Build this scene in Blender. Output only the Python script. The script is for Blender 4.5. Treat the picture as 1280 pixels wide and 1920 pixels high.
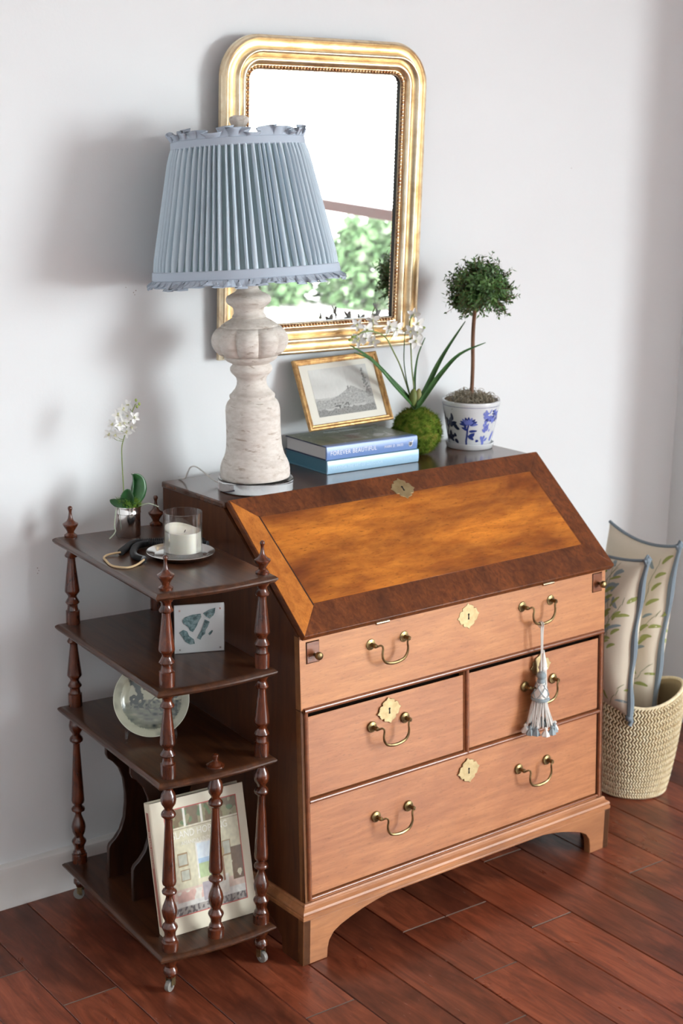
import bpy, bmesh, math, random
from math import sin, cos, pi, radians as R, sqrt, hypot, atan2, exp
from mathutils import Vector, Matrix, noise
sc = bpy.context.scene
for o in list(bpy.data.objects): bpy.data.objects.remove(o)
COL = sc.collection
random.seed(7)

# ------------------------------------------------------------------ camera, sky, exposure
cam_d = bpy.data.cameras.new('camera'); cam = bpy.data.objects.new('camera', cam_d); COL.objects.link(cam)
def _cam():
    yaw, pit, rol = R(-36.8267), R(-13.8701), R(0.9434)
    f = Vector((-sin(yaw)*cos(pit), cos(yaw)*cos(pit), sin(pit))); r = Vector((cos(yaw), sin(yaw), 0)); u = r.cross(f)
    r2 = r*cos(rol)+u*sin(rol); u2 = -r*sin(rol)+u*cos(rol)
    m = Matrix((r2, u2, -f)).transposed().to_4x4(); m.translation = Vector((-1.72623, -3.00787, 1.73511)); return m
cam.matrix_world = _cam()
cam_d.sensor_fit = 'AUTO'; cam_d.sensor_width = 36; cam_d.lens = 2857.2/1920*36; cam_d.clip_start = .05
cam_d.dof.use_dof = True; cam_d.dof.focus_distance = 2.95; cam_d.dof.aperture_fstop = 5.6
sc.camera = cam
SKY = 36.0
w = bpy.data.worlds.new('overcast_sky'); sc.world = w; w.use_nodes = True
w.node_tree.nodes['Background'].inputs[0].default_value = (.905, .975, 1, 1); w.node_tree.nodes['Background'].inputs[1].default_value = SKY
WIN = dict(x=3.0, y0=-5.7, y1=-3.20, z0=.30, z1=2.5)
pl = bpy.data.lights.new('window_daylight', 'AREA'); pl.shape = 'RECTANGLE'; pl.size = WIN['y1']-WIN['y0']; pl.size_y = WIN['z1']-WIN['z0']
pl.cycles.is_portal = True
po = bpy.data.objects.new('window_daylight', pl); COL.objects.link(po)
po.location = (WIN['x']+.10, (WIN['y0']+WIN['y1'])/2, (WIN['z0']+WIN['z1'])/2)
po.rotation_euler = Matrix(((0, 0, 1), (1, 0, 0), (0, 1, 0))).to_euler()
sc.view_settings.view_transform = 'Standard'; sc.view_settings.look = 'None'; sc.view_settings.gamma = 1
sc.view_settings.exposure = 0.0; sc.view_settings.use_curve_mapping = False
sc.cycles.max_bounces = 10; sc.cycles.diffuse_bounces = 5; sc.cycles.glossy_bounces = 5; sc.cycles.transparent_max_bounces = 12
sc.cycles.caustics_reflective = False; sc.cycles.caustics_refractive = False

# ------------------------------------------------------------------ helpers
class MB:
    def __init__(s): s.v = []; s.f = []; s.m = []; s.c = []
    def add(s, vs, fs, mi=0):
        n = len(s.v); s.v += [Vector(v) for v in vs]; s.f += [[i+n for i in f] for f in fs]; s.m += [mi]*len(fs); return s
    def hexa(s, p, mi=0): # p: bottom 4 ccw, top 4 ccw
        return s.add(p, [(3,2,1,0),(4,5,6,7),(0,1,5,4),(1,2,6,5),(2,3,7,6),(3,0,4,7)], mi)
    def box(s, x0, x1, y0, y1, z0, z1, mi=0):
        return s.hexa([(x0,y0,z0),(x1,y0,z0),(x1,y1,z0),(x0,y1,z0),(x0,y0,z1),(x1,y0,z1),(x1,y1,z1),(x0,y1,z1)], mi)
    def lathe(s, prof, seg=24, c=(0,0,0), rf=None, mi=0, caps=True):
        vs = []; fs = []
        for (z, r) in prof:
            for k in range(seg):
                a = 2*pi*k/seg; rr = rf(a, z, r) if rf else r
                vs.append((c[0]+rr*cos(a), c[1]+rr*sin(a), c[2]+z))
        for i in range(len(prof)-1):
            for k in range(seg):
                k2 = (k+1) % seg; fs.append((i*seg+k, i*seg+k2, (i+1)*seg+k2, (i+1)*seg+k))
        if caps:
            fs.append(tuple(range(seg-1, -1, -1))); n = (len(prof)-1)*seg; fs.append(tuple(range(n, n+seg)))
        return s.add(vs, fs, mi)
    def tube(s, path, rad, seg=8, mi=0, caps=True, flat=1.0):
        P = [Vector(p) for p in path]; n = len(P); vs = []; fs = []
        rr = rad if isinstance(rad, (list, tuple)) else [rad]*n
        up = None
        for i in range(n):
            t = (P[min(i+1, n-1)]-P[max(i-1, 0)]).normalized()
            if up is None: up = Vector((0,0,1)) if abs(t.z) < .9 else Vector((1,0,0))
            b = t.cross(up)
            if b.length < 1e-6: b = t.cross(Vector((1,.3,.2)))
            b.normalize(); up = b.cross(t).normalized()
            for k in range(seg):
                a = 2*pi*k/seg; vs.append(P[i]+b*rr[i]*cos(a)+up*rr[i]*sin(a)*flat)
        for i in range(n-1):
            for k in range(seg):
                k2 = (k+1) % seg; fs.append((i*seg+k, i*seg+k2, (i+1)*seg+k2, (i+1)*seg+k))
        if caps: fs.append(tuple(range(seg-1,-1,-1))); fs.append(tuple(range((n-1)*seg, n*seg)))
        return s.add(vs, fs, mi)
    def prism(s, poly, fn, d0, d1, mi=0): # poly of (a,b) ccw seen from the d1 side, fn(a,b,d) -> point
        n = len(poly); vs = [fn(a,b,d0) for a,b in poly]+[fn(a,b,d1) for a,b in poly]
        fs = [tuple(range(n-1,-1,-1)), tuple(range(n, 2*n))]+[(i,(i+1)%n,n+(i+1)%n,n+i) for i in range(n)]
        return s.add(vs, fs, mi)
    def grid(s, fn, nu, nv, mi=0, wrap=False):
        vs = [fn(i/nu, j/nv) for j in range(nv+1) for i in range(nu+(0 if wrap else 1))]
        W_ = nu if wrap else nu+1; fs = []
        for j in range(nv):
            for i in range(nu):
                i2 = (i+1) % W_; fs.append((j*W_+i, j*W_+i2, (j+1)*W_+i2, (j+1)*W_+i))
        return s.add(vs, fs, mi)
    def ball(s, c, r, seg=10, rings=6, mi=0, sc3=(1,1,1)):
        prof = [(-cos(pi*i/rings)*r, max(sin(pi*i/rings)*r, r*.02)) for i in range(rings+1)]
        n = len(s.v); s.lathe(prof, seg, mi=mi)
        for i in range(n, len(s.v)): v = s.v[i]; s.v[i] = Vector((v.x*sc3[0]+c[0], v.y*sc3[1]+c[1], v.z*sc3[2]+c[2]))
        return s
    def xf(s, m, i0=0):
        for i in range(i0, len(s.v)): s.v[i] = m @ s.v[i]
        return s
    def build(s, name, mats, parent=None, smooth=True, bevel=0, seg=2, angle=38, colors=None, fix=True):
        me = bpy.data.meshes.new(name); me.from_pydata([tuple(v) for v in s.v], [], s.f)
        if not isinstance(mats, (list, tuple)): mats = [mats]
        for m in mats: me.materials.append(m)
        if len(mats) > 1: me.polygons.foreach_set('material_index', s.m)
        if fix:
            bm = bmesh.new(); bm.from_mesh(me); bmesh.ops.recalc_face_normals(bm, faces=bm.faces); bm.to_mesh(me); bm.free()
        if smooth:
            me.polygons.foreach_set('use_smooth', [True]*len(me.polygons)); me.set_sharp_from_angle(angle=R(angle))
        if colors:
            ca = me.color_attributes.new('print', 'FLOAT_COLOR', 'POINT')
            for i, c in enumerate(colors): ca.data[i].color = (c[0], c[1], c[2], 1)
        me.update()
        o = bpy.data.objects.new(name, me); COL.objects.link(o)
        if parent: o.parent = parent
        if bevel:
            b = o.modifiers.new('bevel', 'BEVEL'); b.width = bevel; b.segments = seg; b.limit_method = 'ANGLE'; b.angle_limit = R(35)
        return o
def tag(o, label=None, cat=None, group=None, kind=None):
    if label: o['label'] = label
    if cat: o['category'] = cat
    if group: o['group'] = group
    if kind: o['kind'] = kind
    return o
def thing(name, label, cat, loc=(0,0,0), rz=0, group=None):
    o = bpy.data.objects.new(name, None); o.empty_display_size = .05; COL.objects.link(o); o.location = loc; o.rotation_euler = (0,0,rz)
    return tag(o, label, cat, group)
def part_copy(o, parent=None, loc=None, rot=None):
    c = o.copy(); COL.objects.link(c); c.parent = parent or o.parent
    if loc is not None: c.location = loc
    if rot is not None: c.rotation_euler = rot
    return c
def smooth_path(pts, n=6):
    P = [Vector(p) for p in pts]; out = []
    for i in range(len(P)-1):
        p0 = P[max(i-1,0)]; p1 = P[i]; p2 = P[i+1]; p3 = P[min(i+2,len(P)-1)]
        for k in range(n):
            t = k/n; out.append(.5*((2*p1)+(p2-p0)*t+(2*p0-5*p1+4*p2-p3)*t*t+(3*p1-p0-3*p2+p3)*t**3))
    return out+[P[-1]]
def text_mesh(body, size, name, mat, parent, place, stretch=1.0, spacing=1.1, depth=.0, bold=.0):
    # flat lettering: built-in font outline -> mesh, each vertex mapped by place(x, y)
    cu = bpy.data.curves.new(name, 'FONT'); cu.body = body; cu.size = size; cu.space_character = spacing; cu.resolution_u = 3; cu.offset = bold; cu.fill_mode = 'FRONT'
    o = bpy.data.objects.new(name, cu); COL.objects.link(o)
    dg = bpy.context.evaluated_depsgraph_get(); me = bpy.data.meshes.new_from_object(o.evaluated_get(dg))
    bpy.data.objects.remove(o); bpy.data.curves.remove(cu)
    bm = bmesh.new(); bm.from_mesh(me); bmesh.ops.triangulate(bm, faces=bm.faces)
    for v in bm.verts: v.co = Vector(place(v.co.x*stretch, v.co.y))
    bm.to_mesh(me); bm.free(); me.materials.clear(); me.materials.append(mat); me.name = name
    r = bpy.data.objects.new(name, me); COL.objects.link(r); r.parent = parent; return r

# ------------------------------------------------------------------ materials
class NT:
    def __init__(s, name):
        s.mat = bpy.data.materials.new(name); s.mat.use_nodes = True; s.t = s.mat.node_tree; s.b = s.t.nodes['Principled BSDF']
    def n(s, typ, ins=None, **kw):
        x = s.t.nodes.new(typ)
        for k, v in kw.items(): setattr(x, k, v)
        for k, v in (ins or {}).items():
            if hasattr(v, 'is_output'): s.t.links.new(v, x.inputs[k])
            else: x.inputs[k].default_value = v
        return x
    def set(s, **kw):
        for k, v in kw.items():
            k = k.replace('_', ' ')
            if hasattr(v, 'is_output'): s.t.links.new(v, s.b.inputs[k])
            else: s.b.inputs[k].default_value = v
        return s.mat
    def ramp(s, fac, stops, interp='LINEAR'):
        r = s.n('ShaderNodeValToRGB', {0: fac}); e = r.color_ramp.elements; r.color_ramp.interpolation = interp
        while len(e) < len(stops): e.new(.5)
        for el, (p, c) in zip(e, stops): el.position = p; el.color = (*c, 1) if len(c) == 3 else c
        return r.outputs[0]
    def coord(s, scale=(1,1,1), rot=(0,0,0), kind='Object', jitter=False):
        tc = s.n('ShaderNodeTexCoord'); src = tc.outputs[kind]
        if jitter:
            oi = s.n('ShaderNodeObjectInfo'); ml = s.n('ShaderNodeVectorMath', {0: oi.outputs['Random'], 1: (37.3, 91.7, 13.1)}, operation='MULTIPLY')
            src = s.n('ShaderNodeVectorMath', {0: src, 1: ml.outputs[0]}, operation='ADD').outputs[0]
        return s.n('ShaderNodeMapping', {'Vector': src, 'Scale': scale, 'Rotation': rot}).outputs[0]
    def noise(s, vec, scale, detail=4, rough=.55, dist=0):
        return s.n('ShaderNodeTexNoise', {'Vector': vec, 'Scale': scale, 'Detail': detail, 'Roughness': rough, 'Distortion': dist}).outputs[0]
    def mix(s, fac, a, b, mode='MIX'):
        m = s.n('ShaderNodeMix', data_type='RGBA', blend_type=mode)
        for sock, v in ((m.inputs[0], fac), (m.inputs[6], a), (m.inputs[7], b)):
            if hasattr(v, 'is_output'): s.t.links.new(v, sock)
            else: sock.default_value = v if not isinstance(v, tuple) or len(v) == 4 else (*v, 1)
        return m.outputs[2]
    def bump(s, h, strength=.2, dist=.002):
        return s.set(Normal=s.n('ShaderNodeBump', {'Height': h, 'Strength': strength, 'Distance': dist}).outputs[0])
def plain(name, c, rough=.5, metal=0, spec=.5, **kw):
    t = NT(name); return t.set(Base_Color=(*c, 1), Roughness=rough, Metallic=metal, Specular_IOR_Level=spec, **kw)
def wood(name, dark, light, axis='x', b0=.42, b1=.72, bs=9, grain=60, stretch=9, rough=.32, blotch=.5, blotch_col=None, coat=.25, bump=.06, fleck=.0, jitter=False, coat_rough=.18, spec=.5):
    t = NT(name); k = {'x': 0, 'y': 1, 'z': 2}[axis]; s3 = [1,1,1]; s3[k] = 1/stretch
    v = t.coord(tuple(s3), jitter=jitter); n1 = t.noise(v, grain, 6, .65, .6); v2 = t.coord(tuple([1 if i != k else .35 for i in range(3)]), jitter=jitter)
    n2 = t.noise(v2, bs, 5, .6, .4)
    c = t.ramp(n1, [(.32, dark), (.68, light)])
    bc = blotch_col or tuple(x*.42 for x in dark)
    m = t.ramp(n2, [(b0, (0,0,0)), (b1, (1,1,1))]); ml = t.n('ShaderNodeMath', {0: m, 1: blotch}, operation='MULTIPLY').outputs[0]
    c = t.mix(ml, c, bc)
    v3 = t.coord(tuple([3 if i != k else .5 for i in range(3)]), jitter=jitter); n3 = t.noise(v3, 130, 3, .6)
    c = t.mix(t.ramp(n3, [(.30, (fleck,)*3), (.42, (0,0,0))]), c, tuple(x*.3 for x in dark))
    t.set(Base_Color=c, Roughness=rough, Coat_Weight=coat, Coat_Roughness=coat_rough, Specular_IOR_Level=spec); t.bump(n1, bump, .001); return t.mat
def metal_mat(name, c, rough=.3, tarnish=None):
    t = NT(name); n = t.noise(t.coord(), 55, 4, .6)
    t.set(Base_Color=t.ramp(n, [(.35, tarnish or tuple(x*.5 for x in c)), (.62, c)]), Metallic=1, Roughness=rough); return t.mat
def glass_mat(name, tint=(1,1,1), rough=0, ior=1.45):
    t = NT(name); return t.set(Base_Color=(*tint, 1), Roughness=rough, IOR=ior, Transmission_Weight=1)
def clear_mat(name, clear=.6, tint=(1,1,1), ior=1.45, gloss=.1):
    # clear solid: part straight-through, part refracting, with a surface reflection
    t = NT(name); tr = t.n('ShaderNodeBsdfTransparent', {'Color': (*tint, 1)}); gl = t.n('ShaderNodeBsdfGlass', {'Color': (*tint, 1), 'IOR': ior, 'Roughness': 0})
    fr = t.n('ShaderNodeLayerWeight', {'Blend': .25}); go = t.n('ShaderNodeBsdfGlossy', {'Roughness': .03})
    m1 = t.n('ShaderNodeMixShader', {0: clear, 1: gl.outputs[0], 2: tr.outputs[0]}); fm = t.n('ShaderNodeMath', {0: fr.outputs['Fresnel'], 1: gloss*4}, operation='MULTIPLY')
    m2 = t.n('ShaderNodeMixShader', {0: fm.outputs[0], 1: m1.outputs[0], 2: go.outputs[0]})
    t.t.links.new(m2.outputs[0], t.t.nodes['Material Output'].inputs[0]); return t.mat
def sheet_glass(name, amt=.08):
    t = NT(name); tr = t.n('ShaderNodeBsdfTransparent'); gl = t.n('ShaderNodeBsdfGlossy', {'Roughness': .02})
    mx = t.n('ShaderNodeMixShader', {0: amt, 1: tr.outputs[0], 2: gl.outputs[0]})
    t.t.links.new(mx.outputs[0], t.t.nodes['Material Output'].inputs[0]); return t.mat
def print_mat(name, rough=.5, coat=0):
    t = NT(name); a = t.n('ShaderNodeAttribute', attribute_name='print'); return t.set(Base_Color=a.outputs[0], Roughness=rough, Coat_Weight=coat)

def paint_mat(name, c, rough=.75, b=.12):
    t = NT(name); n = t.noise(t.coord(), 160, 3, .6); n2 = t.noise(t.coord(), 1.2, 2)
    t.set(Base_Color=t.ramp(n2, [(.3, tuple(x*.985 for x in c)), (.7, c)]), Roughness=rough, Specular_IOR_Level=.3); t.bump(n, b, .0015); return t.mat
M_wall = paint_mat('painted_plaster', (.760, .780, .792))
M_ceil = paint_mat('ceiling_paint', (.82, .81, .79))
M_trim = paint_mat('trim_paint', (.78, .77, .75), .4, .02)
M_rail = paint_mat('window_rail_paint', (.42, .36, .35), .5, .02)
def floor_wood():
    t = NT('hand_scraped_floor'); oi = t.n('ShaderNodeObjectInfo'); v = t.coord((1, .14, 1), jitter=True)
    n1 = t.noise(v, 34, 6, .65, 1.2); n2 = t.noise(t.coord((1, .5, 1), jitter=True), 7, 4, .6, .8)
    c = t.ramp(n1, [(.28, (.090, .021, .011)), (.50, (.20, .050, .024)), (.74, (.34, .092, .044))])
    c = t.mix(t.ramp(n2, [(.47, (0,0,0)), (.70, (.6,.6,.6))]), c, (.040, .010, .006))
    h = t.ramp(oi.outputs['Random'], [(0, (.62,.62,.62)), (1, (1.25,1.2,1.15))]); c = t.mix(1.0, c, h, 'MULTIPLY')
    ns = t.noise(t.coord((2.2, .35, 1), jitter=True), 90, 2, .5)
    c = t.mix(t.ramp(ns, [(.73, (0,0,0)), (.80, (.35,.35,.35))]), c, (.4, .33, .28))
    t.set(Base_Color=c, Roughness=t.ramp(n2, [(.3, (.26,)*3), (.7, (.40,)*3)]), Coat_Weight=.12, Coat_Roughness=.2, Specular_IOR_Level=.38)
    nb = t.noise(t.coord((1, .25, 1), jitter=True), 16, 3, .5); t.bump(nb, .35, .004); return t.mat
M_floor = floor_wood()
M_gap = plain('plank_joint', (.13, .085, .065), .8); M_sub = plain('subfloor', (.012, .006, .004), .9)
# ------------------------------------------------------------------ the room
X0, X1, Y0, YW, ZC = -2.7, 3.0, -6.3, .01, 2.75
fl = MB().box(X0-.1, X1+.1, Y0-.1, YW+.1, -.08, -.014).build('floor', M_sub, smooth=False); tag(fl, kind='structure')
def planks():
    x = .506-.126*26; k = 0; fixed = {  # end joints seen in the photograph, by plank column
        round((.506-.126*8), 3): [-.452], round(.506, 3): [-.772], round(.506-.126, 3): [-.62], round(.506-.252, 3): [-.86, -.62], round(.506-.126*7, 3): [-.75], round(.506+.126*4, 3): [-.78]}
    while x < X1:
        a, b = max(x, X0), min(x+.126, X1); k += 1
        ys = [YW-.012]; fj = sorted(fixed.get(round(x, 3), []), reverse=True)
        if fj: cuts = fj
        else: cuts = [-(.15+1.05*((k*.618) % 1))]
        ys += cuts; y = cuts[-1]
        while y > Y0: y -= .95+.5*((k*.37+y*.7) % 1); ys.append(max(y, Y0))
        for y1, y0 in zip(ys, ys[1:]):
            if y1-y0 < .02: continue
            g = .0007; c = .0016; h = random.uniform(-.0006, .0006); mb = MB(); yc = (y0+y1)/2; xc = (a+b)/2; hx = (b-a)/2-g; hy = (y1-y0)/2-g
            vs = [(-hx,-hy,-.012),(hx,-hy,-.012),(hx,hy,-.012),(-hx,hy,-.012),(-hx,-hy,-c),(hx,-hy,-c),(hx,hy,-c),(-hx,hy,-c),(-hx+c,-hy+c,0),(hx-c,-hy+c,0),(hx-c,hy-c,0),(-hx+c,hy-c,0)]
            mb.add(vs, [(0,1,5,4),(1,2,6,5),(2,3,7,6),(3,0,4,7)], 0); mb.add(vs[4:], [(4,5,6,7),(1,2,6,5),(3,0,4,7)], 0); mb.add(vs[4:], [(0,1,5,4),(2,3,7,6)], 1)
            o = mb.build('plank', [M_floor, M_gap], fl, smooth=False, fix=False); o.location = (xc, yc, h)
        x += .126
planks()
tag(MB().box(X0-.1, X1+.1, YW, YW+.12, -.1, ZC).build('wall_back', M_wall, smooth=False), kind='structure')
tag(MB().box(X0-.12, X0, Y0, YW, -.1, ZC).build('wall_left', M_wall, smooth=False), kind='structure')
tag(MB().box(X0-.12, X1+.12, Y0-.12, Y0, -.1, ZC).build('wall_front', M_wall, smooth=False), kind='structure')
tag(MB().box(X0-.12, X1+.12, Y0-.12, YW+.12, ZC, ZC+.1).build('ceiling', M_ceil, smooth=False), kind='structure')
# unseen return wall, added to shade the right end of the back wall
tag(MB().box(1.78, X1+.12, -.60, YW, -.1, ZC).build('wall_right_shading', M_wall, smooth=False), kind='structure')
mb = MB(); W_ = WIN
mb.box(X1, X1+.12, W_['y1'], -.60, -.1, ZC); mb.box(X1, X1+.12, Y0, W_['y0'], -.1, ZC)
mb.box(X1, X1+.12, W_['y0'], W_['y1'], -.1, W_['z0']); mb.box(X1, X1+.12, W_['y0'], W_['y1'], W_['z1'], ZC)
tag(mb.build('wall_window', M_wall, smooth=False), kind='structure')
BZ = 1.20
win = tag(bpy.data.objects.new('window_1', None), kind='structure'); COL.objects.link(win)
fr = MB(); x0, x1 = X1+.03, X1+.08
fr.box(x0, x1, W_['y0'], W_['y0']+.05, W_['z0'], W_['z1']); fr.box(x0, x1, W_['y1']-.05, W_['y1'], W_['z0'], W_['z1'])
fr.box(x0, x1, W_['y0'], W_['y1'], W_['z0'], W_['z0']+.05); fr.box(x0, x1, W_['y0'], W_['y1'], W_['z1']-.05, W_['z1'])
fr.build('window_frame', M_trim, win, smooth=False, bevel=.004)
MB().box(x0-.01, x1, W_['y0']+.05, W_['y1']-.05, BZ-.03, BZ+.03).build('rail', M_rail, win, smooth=False, bevel=.004)
M_pane = sheet_glass('window_glass', .05)
for z0, z1 in ((W_['z0']+.05, BZ-.03), (BZ+.03, W_['z1']-.05)):
    MB().add([(X1+.055, W_['y0']+.05, z0), (X1+.055, W_['y1']-.05, z0), (X1+.055, W_['y1']-.05, z1), (X1+.055, W_['y0']+.05, z1)], [(0,1,2,3)]).build('pane', M_pane, win, smooth=False)
MB().box(X1-.06, X1+.10, W_['y0']-.03, W_['y1']+.03, W_['z0']-.03, W_['z0']).build('window_sill', M_trim, win, smooth=False, bevel=.006)
# baseboard along the back wall: flat board with a small shoe at the floor
mb = MB(); pr = [(0,0),(-.027,0),(-.027,.012),(-.0225,.020),(-.0225,.088),(-.020,.097),(-.014,.100),(0,.100)]
for a, b in ((X0, 1.78),):
    n = len(pr); mb.add([(a, YW+p, q) for p, q in pr]+[(b, YW+p, q) for p, q in pr], [(i,(i+1)%n,n+(i+1)%n,n+i) for i in range(n)])
tag(mb.build('baseboard_back', M_trim, smooth=True, angle=30), kind='structure')
tag(MB().box(1.755, 1.78, -.60, YW-.03, 0, .10).build('baseboard_right', M_trim, smooth=False, bevel=.005), kind='structure')  # trim along the added return wall
# nail holes and scuffs on the plaster stay in the photograph's places
M_hole = plain('nail_hole', (.30, .26, .24), .9)
mb = MB()
for x, z in ((-.056, 1.388), (-.050, 1.392), (-.053, 1.383), (-.31, .789), (-.307, .783), (-.31, .777), (1.29, 1.66), (-.075, 1.40)):
    a = [(x+.0013*cos(k*pi/3)*random.uniform(.6,1.3), YW-.0006, z+.0013*sin(k*pi/3)*random.uniform(.6,1.3)) for k in range(6)]
    mb.add(a, [tuple(range(6))])
o = mb.build('nail_hole', M_hole, bpy.data.objects['wall_back'], smooth=False); o['kind'] = 'stuff'

# ------------------------------------------------------------------ the garden beyond the window
M_ground = plain('pale_paving', (.30, .27, .25), .9)
tag(MB().add([(X1+.12,-22,-.6),(20,-22,-.6),(20,2,-.6),(X1+.12,2,-.6)], [(0,1,2,3)]).build('ground', M_ground, smooth=False), kind='structure')
t = NT('garden_leaves'); oi = t.n('ShaderNodeObjectInfo'); nz = t.noise(t.coord(), 5, 3)
M_leafg = t.set(Base_Color=t.ramp(nz, [(.35, (.026, .046, .020)), (.52, (.052, .082, .038)), (.68, (.10, .115, .080))]), Roughness=.7, Specular_IOR_Level=.02)
M_bark = plain('bark', (.10, .07, .05), .9)
def shrub(x, y, r, h, label):
    s = thing('garden_shrub', label, 'shrub', (x, y, -.6)); mb = MB()
    MB().tube([(0,0,0),(.02,.01,h*.4),(-.02,.03,h*.7)], [.05,.04,.02]).build('trunk', M_bark, s)
    for i in range(2200):
        a = random.uniform(0, 2*pi); u = random.random()**.4; q = random.uniform(.02, 1)
        c = Vector((r*u*cos(a)*(1-.4*q*q), r*u*sin(a)*(1-.4*q*q), h*q)); d = Vector((random.gauss(0,1), random.gauss(0,1), random.gauss(0,.7))).normalized(); e = d.orthogonal().normalized(); L = random.uniform(.08, .19)
        mb.add([c, c+d*L*.5+e*L*.3, c+d*L, c+d*L*.5-e*L*.3], [(0,1,2,3)])
    o = mb.build('foliage', M_leafg, s, smooth=False, fix=False); o['kind'] = 'stuff'
cx, cy = 7.3, -11.6
for i, (lab, dh) in enumerate((('leftmost of the green garden shrubs reflected in the mirror', 0), ('green garden shrub beside the leftmost one in the mirror', .10), ('middle green garden shrub beyond the window', -.04), ('green garden shrub right of the middle one', .08), ('rightmost green garden shrub beyond the window', 0))):
    s = (i-2)*1.15; shrub(cx+s*.85*1.15, cy+s*.52*1.15, .62, .86+dh*.6, lab)
# ------------------------------------------------------------------ the slant-front desk
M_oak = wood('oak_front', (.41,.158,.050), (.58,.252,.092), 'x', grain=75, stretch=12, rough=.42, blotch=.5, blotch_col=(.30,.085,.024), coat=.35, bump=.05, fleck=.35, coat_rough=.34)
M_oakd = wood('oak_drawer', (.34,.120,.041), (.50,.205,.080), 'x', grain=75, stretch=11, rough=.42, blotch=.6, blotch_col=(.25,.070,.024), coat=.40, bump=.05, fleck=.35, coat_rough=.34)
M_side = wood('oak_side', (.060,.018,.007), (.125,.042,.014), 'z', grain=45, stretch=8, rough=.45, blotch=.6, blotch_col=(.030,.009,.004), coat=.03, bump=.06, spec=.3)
M_lid = wood('lid_panel_wood', (.42,.120,.014), (.70,.245,.032), 'x', grain=60, stretch=6, rough=.42, blotch=1.0, blotch_col=(.14,.032,.008), coat=.04, bump=.06, fleck=.75, spec=.25, b0=.38, b1=.64, bs=7)
M_lidl = wood('lid_end_wood', (.38,.115,.018), (.62,.22,.040), 'y', grain=60, stretch=5, rough=.42, blotch=.5, blotch_col=(.20,.050,.010), coat=.04, bump=.06, fleck=.5, spec=.25)
M_band = wood('crossbanding', (.080,.020,.006), (.21,.060,.015), 'y', grain=90, stretch=6, rough=.40, blotch=.75, blotch_col=(.030,.008,.003), coat=.06, bump=.05, spec=.3)
M_top = wood('desk_top_wood', (.055,.019,.009), (.125,.046,.020), 'x', grain=45, stretch=9, rough=.24, blotch=.5, blotch_col=(.02,.008,.005), coat=.5, bump=.03)
M_bead = wood('bead_wood', (.16,.048,.017), (.27,.088,.032), 'x', grain=60, stretch=8, rough=.3, blotch=.4, blotch_col=(.07,.02,.01), coat=.35, bump=.03)
M_base = wood('base_wood', (.32,.122,.044), (.50,.215,.086), 'x', grain=45, stretch=8, rough=.42, blotch=.65, blotch_col=(.16,.052,.020), coat=.4, bump=.08, coat_rough=.34)
M_dark = plain('dark_interior', (.010,.005,.003), .95, spec=.1)
M_brass = metal_mat('aged_brass', (.30,.22,.10), .38, (.13,.09,.045))
M_brassp = metal_mat('brass_plate', (.46,.36,.20), .5, (.36,.27,.14))
M_iron = plain('keyhole_dark', (.006,.005,.004), .9)
desk = thing('slant_front_desk', 'antique oak slant-front desk with brass handles on a bracket base', 'desk', (0,-.55,0), .0288542)
DW, K = .93, .05407
def Y(z): return -.0444+K*(z-.136)
def F(x, z, o): return (x, Y(z)-o, z)
YB, YS, ZS, YT, ZT = .512, -.0122, .731, .263, .9604
def fbox(mb, x0, x1, z0, z1, o0, o1, mi=0):
    return mb.hexa([F(x0,z0,o1),F(x1,z0,o1),F(x1,z0,o0),F(x0,z0,o0),F(x0,z1,o1),F(x1,z1,o1),F(x1,z1,o0),F(x0,z1,o0)], mi)
ZB = .1363
for a in (0, DW-.019):
    pol = [(Y(ZB), ZB), (YB, ZB), (YB, ZT-.014), (YT, ZT-.014), (YT-.006, ZT-.020), (YS, ZS-.004), (Y(ZS-.004), ZS-.004)]
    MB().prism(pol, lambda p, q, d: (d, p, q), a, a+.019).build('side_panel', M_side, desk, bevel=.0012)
MB().box(.019, DW-.019, YB-.012, YB, ZB, ZT-.014).build('back_panel', M_dark, desk, smooth=False)
MB().box(-.003, DW+.004, YT-.004, YB+.002, ZT-.014, ZT).build('top_board', M_top, desk, bevel=.003)
inn = MB(); fbox(inn, .019, DW-.019, ZB, ZS-.006, -.05, -.022); inn.build('carcase_interior', M_dark, desk, smooth=False)
# upper false front with its two lopers
up = MB(); fbox(up, .0, DW, .567, ZS-.003, -.018, .0004); upo = up.build('upper_front', M_oak, desk, bevel=.0015)
for x in (.0, DW-.0165): st = MB(); fbox(st, x, x+.0165, ZB, .567, -.018, .0); st.build('stile', M_oak, desk, bevel=.001)
for q in ((.0165, DW-.0165, ZB, .1455), (.0165, DW-.0165, .360, .368), (.463, .478, .368, .567)): rl = MB(); fbox(rl, *q, -.018, -.001); rl.build('rail', M_oakd, desk, smooth=False)
def bead(pts, r=.0052): MB().tube([F(x, z, o) for x, z, o in pts], r, 10).build('bead_molding', M_bead, desk)
bead([(.007,.5665,.0015),(.923,.5665,.0015)], .006); bead([(.0125,ZB+.004,.0005),(.0125,.5665,.0005)], .0050); bead([(.9175,ZB+.004,.0005),(.9175,.5665,.0005)], .0050)
bead([(.0165,.3635,.0005),(.9135,.3635,.0005)]); bead([(.4705,.3635,.0005),(.4705,.5665,.0005)], .0055); bead([(.0165,.1425,-.001),(.9135,.1425,-.001)], .004)
ESC = []
for i in range(96):
    a = 2*pi*i/96; s = .0250*(1+.075*cos(4*a)+.060*cos(12*a)+.034*cos(20*a)+.02*cos(36*a)); ESC.append((1.16*s*cos(a), s*1.03*sin(a)))
def keyhole_poly():
    p = [(.0026*cos(a), .004+.0026*sin(a)) for a in [(-60+i*300/12)*pi/180 for i in range(13)]]
    return p+[(-.0014,-.001),(-.0022,-.0075),(.0022,-.0075)]
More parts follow.
